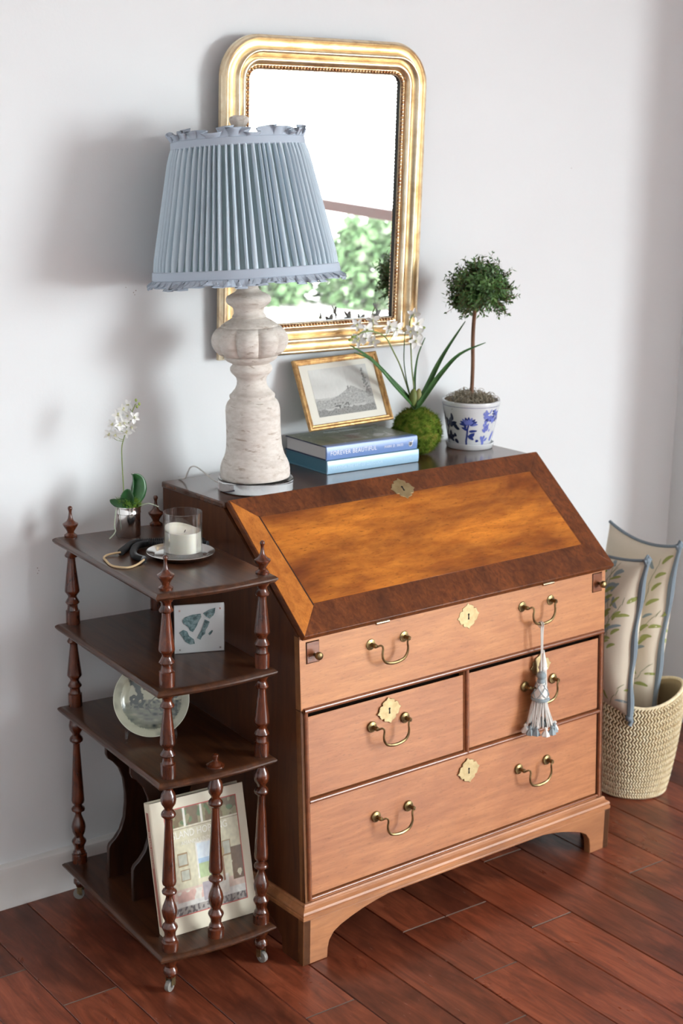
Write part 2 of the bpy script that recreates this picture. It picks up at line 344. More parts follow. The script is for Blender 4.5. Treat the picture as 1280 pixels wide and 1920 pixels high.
def escutcheon(x, z, parent, fn=None, rot=0):
    fn = fn or (lambda a, b, d: F(x+a, z+b, d))
    q = [(a*cos(rot)-b*sin(rot), a*sin(rot)+b*cos(rot)) for a, b in ESC]
    MB().prism(q, fn, -.0005, .0016).build('escutcheon', M_brassp, parent, bevel=.0006)
    MB().prism(keyhole_poly(), fn, .0010, .0021).build('keyhole', M_iron, parent, smooth=False)
BAIL = [(-.047,-.001,.014),(-.0465,0,.021),(-.041,.003,.025),(-.036,.001,.0265),(-.0345,-.006,.027),(-.036,-.016,.0265),(-.034,-.027,.026),(-.026,-.037,.0255),(-.012,-.0415,.025),(0,-.0425,.025),(.012,-.0415,.025),(.026,-.037,.0255),(.034,-.027,.026),(.036,-.016,.0265),(.0345,-.006,.027),(.036,.001,.0265),(.041,.003,.025),(.0465,0,.021),(.047,-.001,.014)]
def handle(x, z, parent, half=.047):
    k = half/.047; mb = MB(); pp = smooth_path([F(x+a*k, z+b, o) for a, b, o in BAIL], 4); n = len(pp)
    mb.tube(pp, [.0021+.0016*exp(-((i/(n-1)-.5)/.16)**2) for i in range(n)], 8)
    mb.build('handle', M_brass, parent)
    for s in (-half, half):
        r = MB(); c = Vector(F(x+s, z, 0)); m = Matrix.Translation(c) @ Matrix.Rotation(R(90)-K, 4, 'X')
        r.lathe([(-.001,.0125),(.001,.0125),(.0022,.0115),(.0026,.0085),(.0034,.0070),(.0036,.005),(.009,.0035),(.012,.0042),(.016,.0052),(.0195,.0045),(.0215,.002)], 20).xf(m)
        r.build('rosette', M_brass, parent)
def drawer(x0, x1, z0, z1, o=-.0025):
    d = MB(); fbox(d, x0, x1, z0, z1, -.0045, o); return d.build('drawer', M_oakd, desk, bevel=.0016)
handle(.2375, .6755, upo); handle(.693, .6775, upo); escutcheon(.4755, .6865, upo, rot=.06)
d1 = drawer(.0195, .4620, .3705, .5500); handle(.2385, .4895, d1); escutcheon(.2400, .5170, d1, rot=.10)
d2 = drawer(.4790, .9110, .3705, .5500); handle(.704, .4815, d2); escutcheon(.709, .522, d2, rot=.05)
d3 = drawer(.0195, .9105, .1480, .3575); handle(.2465, .2805, d3); handle(.686, .281, d3); escutcheon(.4760, .3190, d3, rot=.12)
for x, z0, z1 in ((.0185,.668,.7125),(.8845,.671,.7155)):
    l = MB(); fbox(l, x, x+.032, z0, z1, -.01, .0022); lo = l.build('loper', M_bead, desk, bevel=.001)
    e = MB(); fbox(e, x-.0016, x+.033, z0-.0012, z1+.0016, -.01, .0008); e.build('loper_joint', M_dark, desk, smooth=False)
    kx, kz = x+.0195, z0+.0165+.003*(x > .5)
    m = Matrix.Translation(Vector(F(kx, kz, 0))) @ Matrix.Rotation(R(90)-K, 4, 'X')
    MB().lathe([(.001,.004),(.006,.0032),(.010,.0042),(.013,.0078),(.018,.0090),(.022,.0078),(.0245,.004)], 18).xf(m).build('knob', M_brass, lo)
# slanted lid
SL = Vector((0, YT-YS, ZT-ZS)); SLEN = SL.length; S_ = SL/SLEN; N_ = Vector((0, -S_.z, S_.y))
def Lp(x, s, n): v = Vector((x, YS, ZS))+S_*s+N_*n; return (v.x, v.y, v.z)
lid = MB().prism([(.002,-.012),(.9445,-.012),(.9445,.354),(.002,.354)], Lp, -.004, .0125).build('lid', M_band, desk, bevel=.003, seg=3)
def board(name, poly, mat, top=.0132): return MB().prism(poly, Lp, .006, top).build(name, mat, lid, bevel=.0005, seg=1)
board('center_panel', [(.066,.061),(.884,.064),(.878,.2965),(.057,.2965)], M_lid)
board('left_end_board', [(.0035,-.010),(.066,.058),(.054,.297),(.006,.350)], M_lidl)
board('bottom_band', [(.006,-.0105),(.942,-.0105),(.888,.062),(.068,.059)], M_band, .0128)
board('top_band', [(.056,.299),(.879,.299),(.939,.3525),(.008,.3525)], M_band, .0128)
board('right_band', [(.943,-.009),(.943,.351),(.881,.297),(.889,.064)], M_band, .0130)
board('inlay_line', [(.0625,.055),(.0665,.058),(.0570,.300),(.0535,.299)], plain('inlay_dark', (.035,.010,.004), .4), .0135)
escutcheon(0, 0, lid, lambda a, b, d: Lp(.4695+a, .3085+b, .0128+d), rot=-.1)
M_steel = metal_mat('hinge_brass', (.55,.42,.28), .3)
for x in (.214, .719):
    MB().tube([Lp(x-.018,-.0145,.003), Lp(x+.018,-.0145,.003)], .0034, 10).build('hinge', M_steel, lid)
# base: ogee molding on bracket feet
def mold(name, pts, prof):  # sweep a (out, z) profile along a plan polyline with mitres
    mb = MB(); n = len(prof); P = [Vector((x, y, 0)) for x, y in pts]; vs = []
    for i, p in enumerate(P):
        d0 = (P[i]-P[i-1]).normalized() if i else (P[1]-P[0]).normalized(); d1 = (P[i+1]-P[i]).normalized() if i < len(P)-1 else d0
        n0 = Vector((d0.y, -d0.x, 0)); n1 = Vector((d1.y, -d1.x, 0)); nn = (n0+n1).normalized(); k = 1/max(nn.dot(n0), .3)
        vs += [p+nn*k*o+Vector((0,0,z)) for o, z in prof]
    fs = [(i*n+j, i*n+(j+1) % n, (i+1)*n+(j+1) % n, (i+1)*n+j) for i in range(len(P)-1) for j in range(n)]
    fs += [tuple(range(n)), tuple(range((len(P)-1)*n, len(P)*n))]
    return mb.add(vs, fs).build(name, M_base, desk, angle=28)
yf = -.0444
mold('base_molding', [(0, YB), (0, yf), (DW, yf), (DW, YB)], [(-.02,.1040),(.0135,.1040),(.0165,.1055),(.0165,.1130),(.0145,.1145),(.0155,.1185),(.0140,.1235),(.0085,.1270),(.0060,.1300),(.0060,.1330),(.0035,.1362),(-.02,.1362)])
def foot(flip):
    c = [(.0,0),(.066,0),(.067,.022),(.071,.040),(.083,.056),(.103,.067),(.135,.078),(.170,.0875),(.205,.094),(.236,.0985)]
    return [((DW+.032)-x, z) for x, z in c][::-1] if flip else c
poly = foot(0)+[(x, z) for x, z in foot(1)]+[(DW+.032,.1045),(0,.1045)]
mb = MB().prism([(a, b) for a, b in poly], lambda a, b, d: (a-.016, yf-.016-d+.0, b), -.020, 0)
mb.build('bracket_front', M_base, desk, bevel=.0015)
for xs in (0, 1):
    c = [(.0,0),(.075,0),(.080,.035),(.11,.063),(.16,.080),(.20,.093)]; L = YB-yf+.016
    poly = c+[(L-a, b) for a, b in c[::-1]]+[(L,.1045),(0,.1045)]
    x0 = -.016 if xs == 0 else DW-.004
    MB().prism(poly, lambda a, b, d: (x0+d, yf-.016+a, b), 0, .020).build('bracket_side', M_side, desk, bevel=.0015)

# tassels hung on the upper right handle
M_cord = plain('tassel_cord', (.62,.60,.56), .7); M_tass = plain('tassel_blue_grey', (.25,.30,.32), .65); M_tassw = plain('tassel_white', (.72,.69,.65), .7)
hx = Vector((.683, 0, 0)); rw = desk.matrix_basis if False else Matrix.Translation((0,-.55,0)) @ Matrix.Rotation(.0288542, 4, 'Z')
hp = rw @ Vector(F(.6815, .6350, .0262))
ta = thing('key_tassel', 'blue-grey tassel with knotted skirt hanging from the upper right brass handle', 'tassel', hp)
def T(x, y, z): return (x, y, z)
zz = lambda z: z-hp.z
mb = MB()
loop = [( .002+.0052*cos(a), .0062*sin(a)*.2-.0005, .0058*sin(a)) for a in [i*2*pi/14 for i in range(15)]]
mb.tube([(-.002, .0065*cos(a), .0065*sin(a)) for a in [i*2*pi/14 for i in range(15)]], .0012, 6)
mb.tube([(-.002,-.0055,-.003),(-.003,-.008,-.02),(-.002,-.009,-.06),(-.001,-.010,-.118)], .0012, 6)
mb.tube([(-.0045,-.0055,-.003),(-.0055,-.008,-.02),(-.0035,-.009,-.06),(-.002,-.010,-.118)], .0012, 6)
mb.build('cord', M_cord, ta)
c = (-.0015, -.012, 0)
MB().lathe([(-.112,.003),(-.115,.0085),(-.120,.0115),(-.126,.0108),(-.130,.0085)], 20, c).build('knob', M_tass, ta)
MB().lathe([(-.129,.0075),(-.134,.0100),(-.138,.0105),(-.1395,.0090)], 20, c).build('collar', M_tass, ta)
def lat(a, z, r): return r*(1+.05*cos(6*a+z*220))
bd = MB().lathe([(-.139,.0085)]+[(-.139-.005*i, .0098+.0014*i) for i in range(1,8)], 36, c, lat).build('body', M_tassw, ta)
for k in range(10):
    s = 1 if k % 2 else -1; a0 = k*2*pi/10
    MB().tube([(c[0]+(.0110+.0108*t)*cos(a0+s*t*1.5), c[1]+(.0110+.0108*t)*sin(a0+s*t*1.5), -.141-.032*t) for t in [i/8 for i in range(9)]], .0009, 5).build('lattice_cord', M_tass, bd)
MB().lathe([(-.1735,.0180),(-.176,.0218),(-.179,.0226),(-.182,.0218),(-.184,.0180)], 28, c).build('ring', M_tass, ta)
sk = MB(); rnd = random.Random(3)
for k in range(60):
    a = 2*pi*k/44+rnd.uniform(-.05,.05); r0 = rnd.uniform(.012,.019); r1 = r0+rnd.uniform(.014,.023); wv = rnd.uniform(-.25,.25)
    sk.tube([(c[0]+(r0+(r1-r0)*t**1.3)*cos(a+wv*t), c[1]+min((r0+(r1-r0)*t**1.3)*sin(a+wv*t), .0125), -.181-.060*t) for t in (0,.25,.5,.75,1)], .0013, 5)
so = sk.build('skirt', M_tassw, ta); so['kind'] = 'stuff'
for k in range(13):
    a = 2*pi*k/13+rnd.uniform(-.1,.1); r = .0365+rnd.uniform(-.004,.004); y_ = min(r*sin(a), .012)
    p = (c[0]+r*cos(a), c[1]+y_, -.236+rnd.uniform(-.003,.003)); m = MB()
    m.lathe([(0,.0015),(-.002,.0042),(-.005,.0048),(-.007,.0030),(-.009,.0040),(-.014,.0072),(-.021,.0098),(-.022,.0090)], 12, p, lambda a_, z, r_: r_*(1+.12*cos(6*a_)*(z < -.008)))
    m.build('small_tassel', M_tass if k % 3 else M_tassw, ta)
tb = thing('white_tassel', 'smaller plain white tassel hanging behind the blue-grey one', 'tassel', hp+Vector((.0062,.001,0)))
mb = MB(); mb.tube([(-.002, .0065*cos(a), .0065*sin(a)) for a in [i*2*pi/14 for i in range(15)]], .0011, 6)
mb.tube([(0,-.004,-.004),(.002,-.002,-.03),(.004,-.0015,-.072)], .0011, 6); mb.tube([(-.002,-.004,-.004),(.0005,-.002,-.03),(.003,-.0015,-.072)], .0011, 6)
mb.build('cord', M_cord, tb)
cw = (.0085, -.0005, 0)
MB().lathe([(-.066,.0015),(-.075,.0030),(-.088,.0060),(-.100,.0090),(-.104,.0098),(-.106,.0080)], 20, cw).build('head', M_tassw, tb)
MB().lathe([(-.105,.0085),(-.108,.0106),(-.112,.0106),(-.115,.0085)], 20, cw, lambda a, z, r: r*(1+.05*cos(14*a))).build('binding', M_tassw, tb)
sk = MB()
for k in range(46):
    a = 2*pi*k/46; r0 = rnd.uniform(.004,.0088); r1 = r0*1.55+rnd.uniform(0,.003); L = rnd.uniform(.082,.090)
    sk.tube([(cw[0]+(r0+(r1-r0)*t)*cos(a), cw[1]+min((r0+(r1-r0)*t)*sin(a),.010), -.113-L*t) for t in (0,.35,.7,1)], .0013, 5)
so = sk.build('skirt', M_tassw, tb); so['kind'] = 'stuff'
# ------------------------------------------------------------------ the whatnot (tiered side stand)
M_rose = wood('rosewood', (.012,.004,.002), (.040,.012,.005), 'z', grain=70, stretch=7, rough=.35, blotch=.5, blotch_col=(.008,.003,.002), coat=.1, bump=.04)
M_post = wood('rosewood_turned', (.032,.007,.0025), (.155,.034,.010), 'z', grain=60, stretch=4, rough=.20, blotch=.6, blotch_col=(.014,.004,.002), coat=.5, bump=.02, jitter=True)
M_shelf = wood('rosewood_shelf', (.028,.009,.004), (.092,.033,.013), 'y', grain=70, stretch=14, rough=.30, blotch=.4, blotch_col=(.016,.006,.004), coat=.3, bump=.03, spec=.4)
wn = thing('tiered_whatnot', 'dark rosewood four-tier whatnot stand with turned posts beside the desk', 'side table', (-.3,-.5,0), -.0575113)
def L2(x, y): return (x+.3, y+.5)
SH = [.0946, .4786, .6729, .8719]
def outline(e=0):
    xl, xr, yb, yf = -.326-e, -.052+e, -.0491+e, -.5537-e
    p = [(xr, yb), (xl, yb), (xl, yf)]
    for i in range(1, 12): t = i/12; p.append((xl+(xr-xl)*t, yf-.011*sin(pi*t)))
    p.append((xr, yf)); return [L2(x, y) for x, y in p]
for z in SH:
    mb = MB(); a = outline(0); b = outline(-.004); cc = outline(-.012); n = len(a); vs = []
    for pl_, h in ((cc, -.016), (b, -.0145), (a, -.009), (a, -.0055), (b, -.002), (outline(-.007), -.0005), (outline(-.012), 0)): vs += [(x, y, z+h) for x, y in pl_]
    fs = [(r*n+i, r*n+(i+1) % n, (r+1)*n+(i+1) % n, (r+1)*n+i) for r in range(6) for i in range(n)]+[tuple(range(n-1,-1,-1)), tuple(range(6*n, 7*n))]
    mb.add(vs, fs).build('shelf', M_shelf, wn, angle=30)
LOW = [(.0946,.0175),(.1136,.0175),(.1165,.0140),(.1200,.0150),(.1257,.0113),(.1350,.0120),(.1430,.0158),(.1464,.0169),(.1500,.0158),(.1560,.0110),(.1610,.0105),(.1700,.0145),(.1827,.0165),(.1930,.0146),(.2050,.0100),(.2140,.0072),(.2190,.0085),(.2235,.0150),(.2270,.0157),(.2305,.0140),(.2344,.0092),(.2385,.0095),(.2430,.0140),(.2490,.0150),(.2540,.0146),(.3825,.0078),(.3880,.0085),(.3940,.0148),(.3978,.0155),(.4020,.0140),(.4083,.0086),(.4130,.0095),(.4210,.0148),(.4316,.0163),(.4420,.0140),(.4501,.0092),(.4560,.0090),(.4600,.0110),(.4640,.0112)]
UP = [(0,.0156),(.0290,.0156),(.0310,.0125),(.0345,.0120),(.0380,.0112),(.0430,.0115),(.0470,.0152),(.0487,.0158),(.0520,.0142),(.0590,.0100),(.0630,.0098),(.0690,.0140),(.0725,.0164),(.0760,.0164),(.1420,.0086),(.1480,.0088),(.1510,.0138),(.1535,.0146),(.1565,.0130),(.1620,.0098),(.1680,.0100),(.1740,.0150),(.1770,.0156),(.1804,.0158)]
FIN = [(0,.0140),(.0045,.0143),(.0062,.0118),(.0095,.0078),(.0130,.0082),(.0180,.0112),(.0240,.0150),(.0275,.0170),(.0302,.0168),(.0318,.0140),(.0355,.0088),(.0410,.0056),(.0480,.0040),(.0560,.0032),(.0600,.0040),(.0635,.0053),(.0670,.0047),(.0695,.0020)]
FIN2 = [(0,.0190),(.0030,.0190),(.0045,.0150),(.0075,.0130),(.0095,.0080),(.0130,.0050),(.0180,.0055),(.0215,.0072),(.0250,.0066),(.0275,.0030)]
PX = [(-.2915,-.5270),(-.0740,-.5270),(-.2900,-.0670),(-.0830,-.0670)]
zoff = -SH[0]
low = MB().lathe([(z+zoff, r) for z, r in LOW], 24).build('post', M_post, wn); first = True
upm = [MB().lathe([(z*(b_-a_-.0145)/.1804, r) for z, r in UP], 24).build('post', M_post, wn) for a_, b_ in ((SH[1],SH[2]),(SH[2],SH[3]))]
finm = MB().lathe(FIN, 24).build('finial', M_post, wn)
FT = [(0,.0165),(-.010,.0162),(-.016,.0125),(-.022,.0105),(-.028,.0150),(-.036,.0155),(-.042,.0110),(-.046,.0100)]
M_cast = metal_mat('caster_brass', (.35,.27,.14), .45); M_wheel = plain('caster_wheel', (.22,.21,.19), .45)
ftm = MB().lathe(FT[::-1], 20).build('foot', M_post, wn)
fork = MB().box(-.006,.006,-.0085,-.0065,-.066,-.044).box(-.006,.006,.0065,.0085,-.066,-.044).lathe([(-.047,.0085),(-.0435,.0085)], 12).build('caster_fork', M_cast, ftm)
whl = MB().lathe([(-.0052,.0095),(-.0045,.0122),(0,.0126),(.0045,.0122),(.0052,.0095)], 20).lathe([(-.0095,.003),(.0095,.003)], 10).xf(Matrix.Translation((-.004,0,-.0658)) @ Matrix.Rotation(R(90),4,'X')).build('wheel', M_wheel, ftm)
for i, (x, y) in enumerate(PX):
    p = L2(x, y)
    for src, z in ((low, SH[0]), (upm[0], SH[1]), (upm[1], SH[2]), (finm, SH[3])):
        o = src if i == 0 else part_copy(src); o.location = (*p, z)
    f = ftm if i == 0 else part_copy(ftm); f.location = (*p, SH[0]-.0160)
    f.rotation_euler = (0, 0, (.5, 1.9, -.7, 2.5)[i])
    if i:
        for ch in (fork, whl): part_copy(ch, f)
p = L2(-.1840,-.5275); o = part_copy(low, loc=(*p, SH[0]))
MB().lathe(FIN2, 22).build('finial', M_post, wn).location = (*p, SH[1])
def divider(y, z0=SH[0], z1=SH[1]-.016):
    xl, xr = -.268, -.085; h = z1-z0; L_ = [(0,0),(0,.075),(.004,.084),(.016,.094),(.030,.112),(.040,.140),(.044,.175),(.044,.200),(.040,.235),(.030,.262),(.016,.280),(.004,.290),(0,.300),(0,h)]
    pol = [(xl+a, z0+b) for a, b in L_]+[(xr-a, z0+b) for a, b in L_[::-1]]
    MB().prism(pol, lambda a, b, d: (a+.3, y+d+.5, b), -.006, .006).build('divider', M_rose, wn, bevel=.002)
divider(-.175); divider(-.300)

# ------------------------------------------------------------------ on the whatnot
# silver cup with a white orchid
M_silver = plain('polished_silver', (.72,.70,.68), .14, 1)
M_leaf = None
t = NT('orchid_leaf'); nz = t.noise(t.coord(), 30, 3); M_leaf = t.set(Base_Color=t.ramp(nz, [(.35,(.014,.062,.018)),(.65,(.030,.115,.034))]), Roughness=.32)
M_stem = plain('green_stem', (.20,.27,.07), .5); M_petal = plain('white_petal', (.88,.89,.87), .6, Subsurface_Weight=.0); M_lip = plain('petal_throat', (.74,.74,.42), .6); M_bud = plain('green_bud', (.28,.36,.08), .5)
M_root = plain('aerial_root', (.42,.47,.36), .7)
t = NT('moss'); nz = t.noise(t.coord(), 60, 4); M_moss = t.set(Base_Color=t.ramp(nz, [(.32,(.045,.078,.008)),(.5,(.115,.185,.020)),(.68,(.25,.22,.045))]), Roughness=.9, Specular_IOR_Level=.1)
def petal_mesh(mb, c, ax, L, Wd, tilt, mi=0, cup=.25):
    # one petal leaving c along unit ax (in the flower's plane), with front normal n given in ax[1]
    d, n = ax; s = d.cross(n)
    def f(u, v):
        q = (u-.5)*2; wd = Wd*sin(pi*min(.999, v*.93+.07))**.7; return c+d*(L*v*cos(tilt))+s*(q*wd*.5)+n*(L*v*sin(tilt)+cup*L*(q*q)*.25-.1*L*v*v)
    mb.grid(f, 4, 5, mi)
def flower(parent, c, nrm, size, rnd, lip=True):
    n = Vector(nrm).normalized(); e = n.orthogonal().normalized(); a0 = rnd.uniform(0, .6); mb = MB()
    b = e.cross(n)
    for k in range(5):
        a = a0+2*pi*k/5+pi/2; d = e*cos(a)+b*sin(a)
        petal_mesh(mb, Vector(c), (d, n), size*(1.0 if k % 2 else .92), size*(.62 if k % 2 else .46), rnd.uniform(.05,.35))
    for k in range(3):
        a = a0+2*pi*k/3; d = (n*1.0+(e*cos(a)+b*sin(a))*.7).normalized(); petal_mesh(mb, Vector(c), (d, d.orthogonal().normalized()), size*.42, size*.26, .2, 1)
    return mb.build('flower', [M_petal, M_lip], parent, fix=False)
oc = Vector((-.155,-.127,SH[3]))
so = thing('small_orchid', 'small white orchid spray with round leaves in a silver cup on the top tier', 'orchid', oc)
cup = MB().lathe([(0,.026),(.002,.0275),(.052,.0275),(.053,.0285),(.0555,.0285),(.0565,.0280),(.066,.0287),(.067,.0303),(.069,.0303),(.069,.0287),(.054,.0262),(.01,.0262),(.006,.02)], 40, caps=True).build('cup', M_silver, so)
ms = MB(); rnd = random.Random(5); ms.ball((0,0,.060), .0262, 16, 8, sc3=(1,1,.45))
for k in range(420):
    a = rnd.uniform(0,2*pi); r = .0285*sqrt(rnd.random()); p = Vector((r*cos(a), r*sin(a), .070+.014*(1-(r/.027)**2))); d = Vector((rnd.gauss(0,1)+cos(a)*.8, rnd.gauss(0,1)+sin(a)*.8, abs(rnd.gauss(0,.9))+.2)).normalized()*rnd.uniform(.008,.017); s = d.orthogonal().normalized()*.0008
    ms.add([p-s, p+s, p+d], [(0,1,2)])
o = ms.build('moss', plain('bright_moss', (.13,.24,.02), .9), so, smooth=False, fix=False); o['kind'] = 'stuff'
def leaf(parent, path, widths, up, mat, name='leaf', fold=.25, nu=6, thick=.0):
    P = smooth_path(path, 5); n = len(P); up = Vector(up)
    def f(u, v):
        i = min(int(v*(n-1)+.001), n-1); t_ = (P[min(i+1,n-1)]-P[max(i-1,0)]).normalized(); s = t_.cross(up).normalized(); nn = s.cross(t_)
        x = v*(len(widths)-1); j = min(int(x), len(widths)-2); wd = widths[j]+(widths[j+1]-widths[j])*(x-j); q = u*2-1
        return P[i]+s*q*wd+nn*(abs(q)**1.5)*wd*fold
    o = MB().grid(f, nu, n-1).build(name, mat, parent, fix=False, angle=180)
    md = o.modifiers.new('thick', 'SOLIDIFY'); md.thickness = .0009; return o
H = Vector((.604,.797,0)); LT = Vector((.797,-.604,0))  # horizontal view direction and picture-right
def q3(l, z, d=0): v = LT*l+H*d; return (v.x, v.y, z-SH[3])
WL = [.004,.012,.0165,.0175,.015,.009,.001]
leaf(so, [q3(.010,.938,.005),q3(.018,.955,.012),q3(.022,.975,.018),q3(.021,.995,.020),q3(.012,1.008,.012)], WL, -H, M_leaf, fold=-.3)
leaf(so, [q3(.004,.936,.004),q3(.008,.958,.010),q3(.010,.980,.014),q3(.010,1.000,.018),q3(.006,1.006,.022)], [.003,.008,.011,.011,.009,.006,.001], LT, M_leaf, fold=.3)
leaf(so, [q3(.000,.934,-.006),q3(.001,.948,-.010),q3(.002,.965,-.012),q3(.004,.980,-.014)], [.006,.012,.0145,.015,.014,.010,.003], -H, M_leaf, fold=.35)
leaf(so, [q3(.014,.938,-.014),q3(-.004,.948,-.022),q3(-.020,.949,-.022),q3(-.036,.956,-.016)], [.004,.010,.0130,.0130,.011,.007,.001], (-.36,-.48,.80), M_leaf, fold=.3)
sp = [q3(-.008,.940),q3(-.0085,.979),q3(-.0105,1.033),q3(-.0105,1.069),q3(-.005,1.092),q3(.004,1.121),q3(.012,1.145),q3(.021,1.166)]
MB().tube(smooth_path(sp,5), .0011, 6).build('stem', M_stem, so)
fls = [(-.036,1.099,-.008),(-.028,1.122,-.010),(-.017,1.142,-.006),(-.021,1.101,-.014),(-.004,1.155,-.006),(.006,1.163,0),(-.002,1.127,-.012),(.018,1.137,-.004),(.014,1.118,-.010),(.003,1.106,-.012),(-.012,1.122,-.014),(.006,1.143,-.012)]
for i, (l, z, d) in enumerate(fls):
    c = Vector(q3(l, z, d)); n = (-H*.8+LT*rnd.uniform(-.7,.5)+Vector((0,0,rnd.uniform(-.3,.5)))); flower(so, c, n, rnd.uniform(.0135,.0165), rnd)
    b = Vector(min((Vector(p) for p in smooth_path(sp,5)[18:]), key=lambda p: (p-c-Vector((.004,0,-.012))).length))
    MB().tube(smooth_path([b, (b+c)*.5+Vector((0,0,-.004)), c-n.normalized()*.001],4), .0006, 5).build('flower_stalk', M_stem, so)
for l, z in ((.022,1.174),(.029,1.166),(.024,1.160)): MB().ball(q3(l,z), .0028, 10, 6, sc3=(1,1,1.35)).build('bud', M_bud, so)
MB().tube(smooth_path([q3(-.012,.944,-.024),q3(-.021,.938,-.026),q3(-.0235,.919,-.028),q3(-.0255,.901,-.030),q3(-.023,.890,-.031),q3(-.029,.880,-.033),q3(-.036,.8735,-.036)],5), .0013, 6).build('aerial_root', M_root, so)
MB().tube(smooth_path([q3(.024,.940,-.004),q3(.034,.943,-.004),q3(.046,.9465,-.004),q3(.058,.943,-.003),q3(.068,.938,0)],5), .0011, 6).build('aerial_root', M_root, so)
# silver coaster dish
ct = Vector((-.1455,-.336,SH[3]))
tr = MB().lathe([(0,.045),(.0022,.060),(.006,.0655),(.0095,.0705),(.0112,.0722),(.0120,.0715),(.0108,.0690),(.0080,.0600),(.0050,.0560),(.0040,.0540),(.0040,.001)], 56, caps=True).build('coaster_dish', plain('silver_dish', (.74,.72,.69), .16, 1))
tr.location = ct; tag(tr, 'round silver coaster dish under the glass candle', 'dish')
cd = thing('glass_candle', 'part-burned white candle in a clear glass tumbler on the silver dish', 'candle', ct+Vector((.0075,.003,.0042)))
M_tumb = clear_mat('clear_glass', .93, (.99,.99,.99), 1.45, .14)
MB().lathe([(0,.0385),(.0015,.0408),(.090,.0412),(.0908,.0404),(.090,.0390),(.0065,.0384),(.006,.036)], 48, caps=True).build('tumbler', M_tumb, cd)
t = NT('candle_wax'); M_wax = t.set(Base_Color=(.90,.88,.76,1), Roughness=.5, Subsurface_Weight=.4, Subsurface_Radius=(.02,.016,.01))
mb = MB(); N = 44
prof = [(.0068,.0379),(.0500,.0379)]
mb.lathe(prof, N, caps=False)
n0 = len(mb.v); mb.add([], [])
def wx(u, v):
    a = 2*pi*u; r = .0379*(1-v); x = r*cos(a); y = r*sin(a); back = (x*H.x+y*H.y)/.038; lf = (x*LT.x+y*LT.y)/.038
    return (x, y, .0500-.006*v**.5+(.010*max(0, back*.6-lf*.8)**1.2)*(1 if v < .999 else 0))
mb.grid(wx, N, 8, wrap=True); mb.lathe([(.0068,.0379),(.0069,.0005)], N, caps=False)
mb.build('wax', M_wax, cd)
MB().tube([(.004,.002,.037),(.0045,.002,.044),(.007,.001,.050)], .0009, 6).build('wick', plain('charred_wick', (.02,.018,.015), .9), cd)
# black bead strand with its tan cord
M_blk = plain('black_beads', (.022,.024,.027), .42); M_tan = plain('tan_cord', (.58,.42,.24), .8)
bs = thing('bead_strand', 'strand of black disc beads with tan cord tie lying around the dish', 'beads', (-.2,-.28,SH[3]))
def bl(p): return (p[0]+.2, p[1]+.28, p[2]-SH[3])
for pts in ([(-.247,-.262,.8785),(-.226,-.244,.8795),(-.187,-.2135,.880),(-.152,-.222,.880),(-.118,-.236,.880),(-.088,-.250,.880),(-.066,-.268,.880),(-.058,-.285,.880)], [(-.236,-.341,.8795),(-.240,-.312,.880),(-.229,-.283,.880),(-.202,-.248,.8815),(-.170,-.240,.8815),(-.138,-.2560,.8805),(-.104,-.2700,.8805),(-.079,-.2880,.880),(-.064,-.313,.880)]):
    P = smooth_path([bl(p) for p in pts], 24); mb = MB(); n = len(P)
    mb.tube(P, [.0048+.0030*(1 if i % 3 == 1 else 0) for i in range(n)], 10)
    o = mb.build('disc_beads', M_blk, bs, angle=20); o['kind'] = 'stuff'
MB().tube(smooth_path([bl(p) for p in [(-.247,-.262,.8785),(-.272,-.2545,.8755),(-.290,-.268,.8750),(-.2965,-.290,.8745),(-.3035,-.318,.8745),(-.302,-.340,.8745),(-.285,-.3600,.8745),(-.258,-.352,.8750),(-.236,-.341,.8795)]],6), .0023, 7).build('cord', M_tan, bs)
# acrylic block with mineral fragments on the second tier
M_acr = clear_mat('acrylic', .9, (.98,.99,.99), 1.4, .10)
bc = Matrix.Translation((-.135,-.392,SH[2])) @ Matrix.Rotation(-.36, 4, 'Z')
ab = thing('acrylic_block_frame', 'clear acrylic block frame holding five grey-green stone fragments on white card', 'picture frame', bc.translation, -.36)
MB().box(-.053,.053,-.006,.000,.0,.106).build('front_plate', M_acr, ab, smooth=False, bevel=.0006)
MB().box(-.053,.053,.0045,.0115,.0,.106).build('back_plate', M_acr, ab, smooth=False, bevel=.0006)
MB().box(-.0525,.0525,.0005,.004,.0005,.1055).build('card', plain('white_card', (.72,.70,.70), .8), ab, smooth=False)
t = NT('stone_fragment'); nz = t.noise(t.coord(), 110, 5, .65); M_stone = t.set(Base_Color=t.ramp(nz, [(.32,(.010,.022,.022)),(.48,(.10,.17,.18)),(.60,(.24,.32,.33)),(.72,(.10,.09,.03))]), Roughness=.6)
for pl_ in ([(-.036,.072),(-.031,.079),(-.014,.084),(.003,.085),(.004,.078),(-.002,.068),(-.006,.058),(-.014,.046),(-.020,.049),(-.024,.058),(-.034,.066)], [(.008,.085),(.020,.092),(.034,.096),(.033,.086),(.030,.080),(.022,.073),(.014,.078)], [(-.005,.032),(.003,.046),(.009,.062),(.012,.072),(.022,.066),(.018,.056),(.013,.048),(.012,.040),(.006,.036),(.002,.028)], [(-.043,.046),(-.034,.052),(-.026,.048),(-.022,.038),(-.012,.030),(-.010,.020),(-.020,.019),(-.030,.026),(-.036,.036)], [(.019,.040),(.026,.047),(.029,.046),(.025,.039),(.021,.036)]):
    MB().prism(pl_, lambda a, b, d: (a, -d, b), -.0015, .0008).build('stone_fragment', M_stone, ab, smooth=False)
for x in (-.043,.043):
    for z in (.010,.096): MB().lathe([(0,.0022),(.0008,.0020)], 10).xf(Matrix.Translation((x,-.0062,z)) @ Matrix.Rotation(R(90),4,'X')).build('magnet', M_silver, ab)
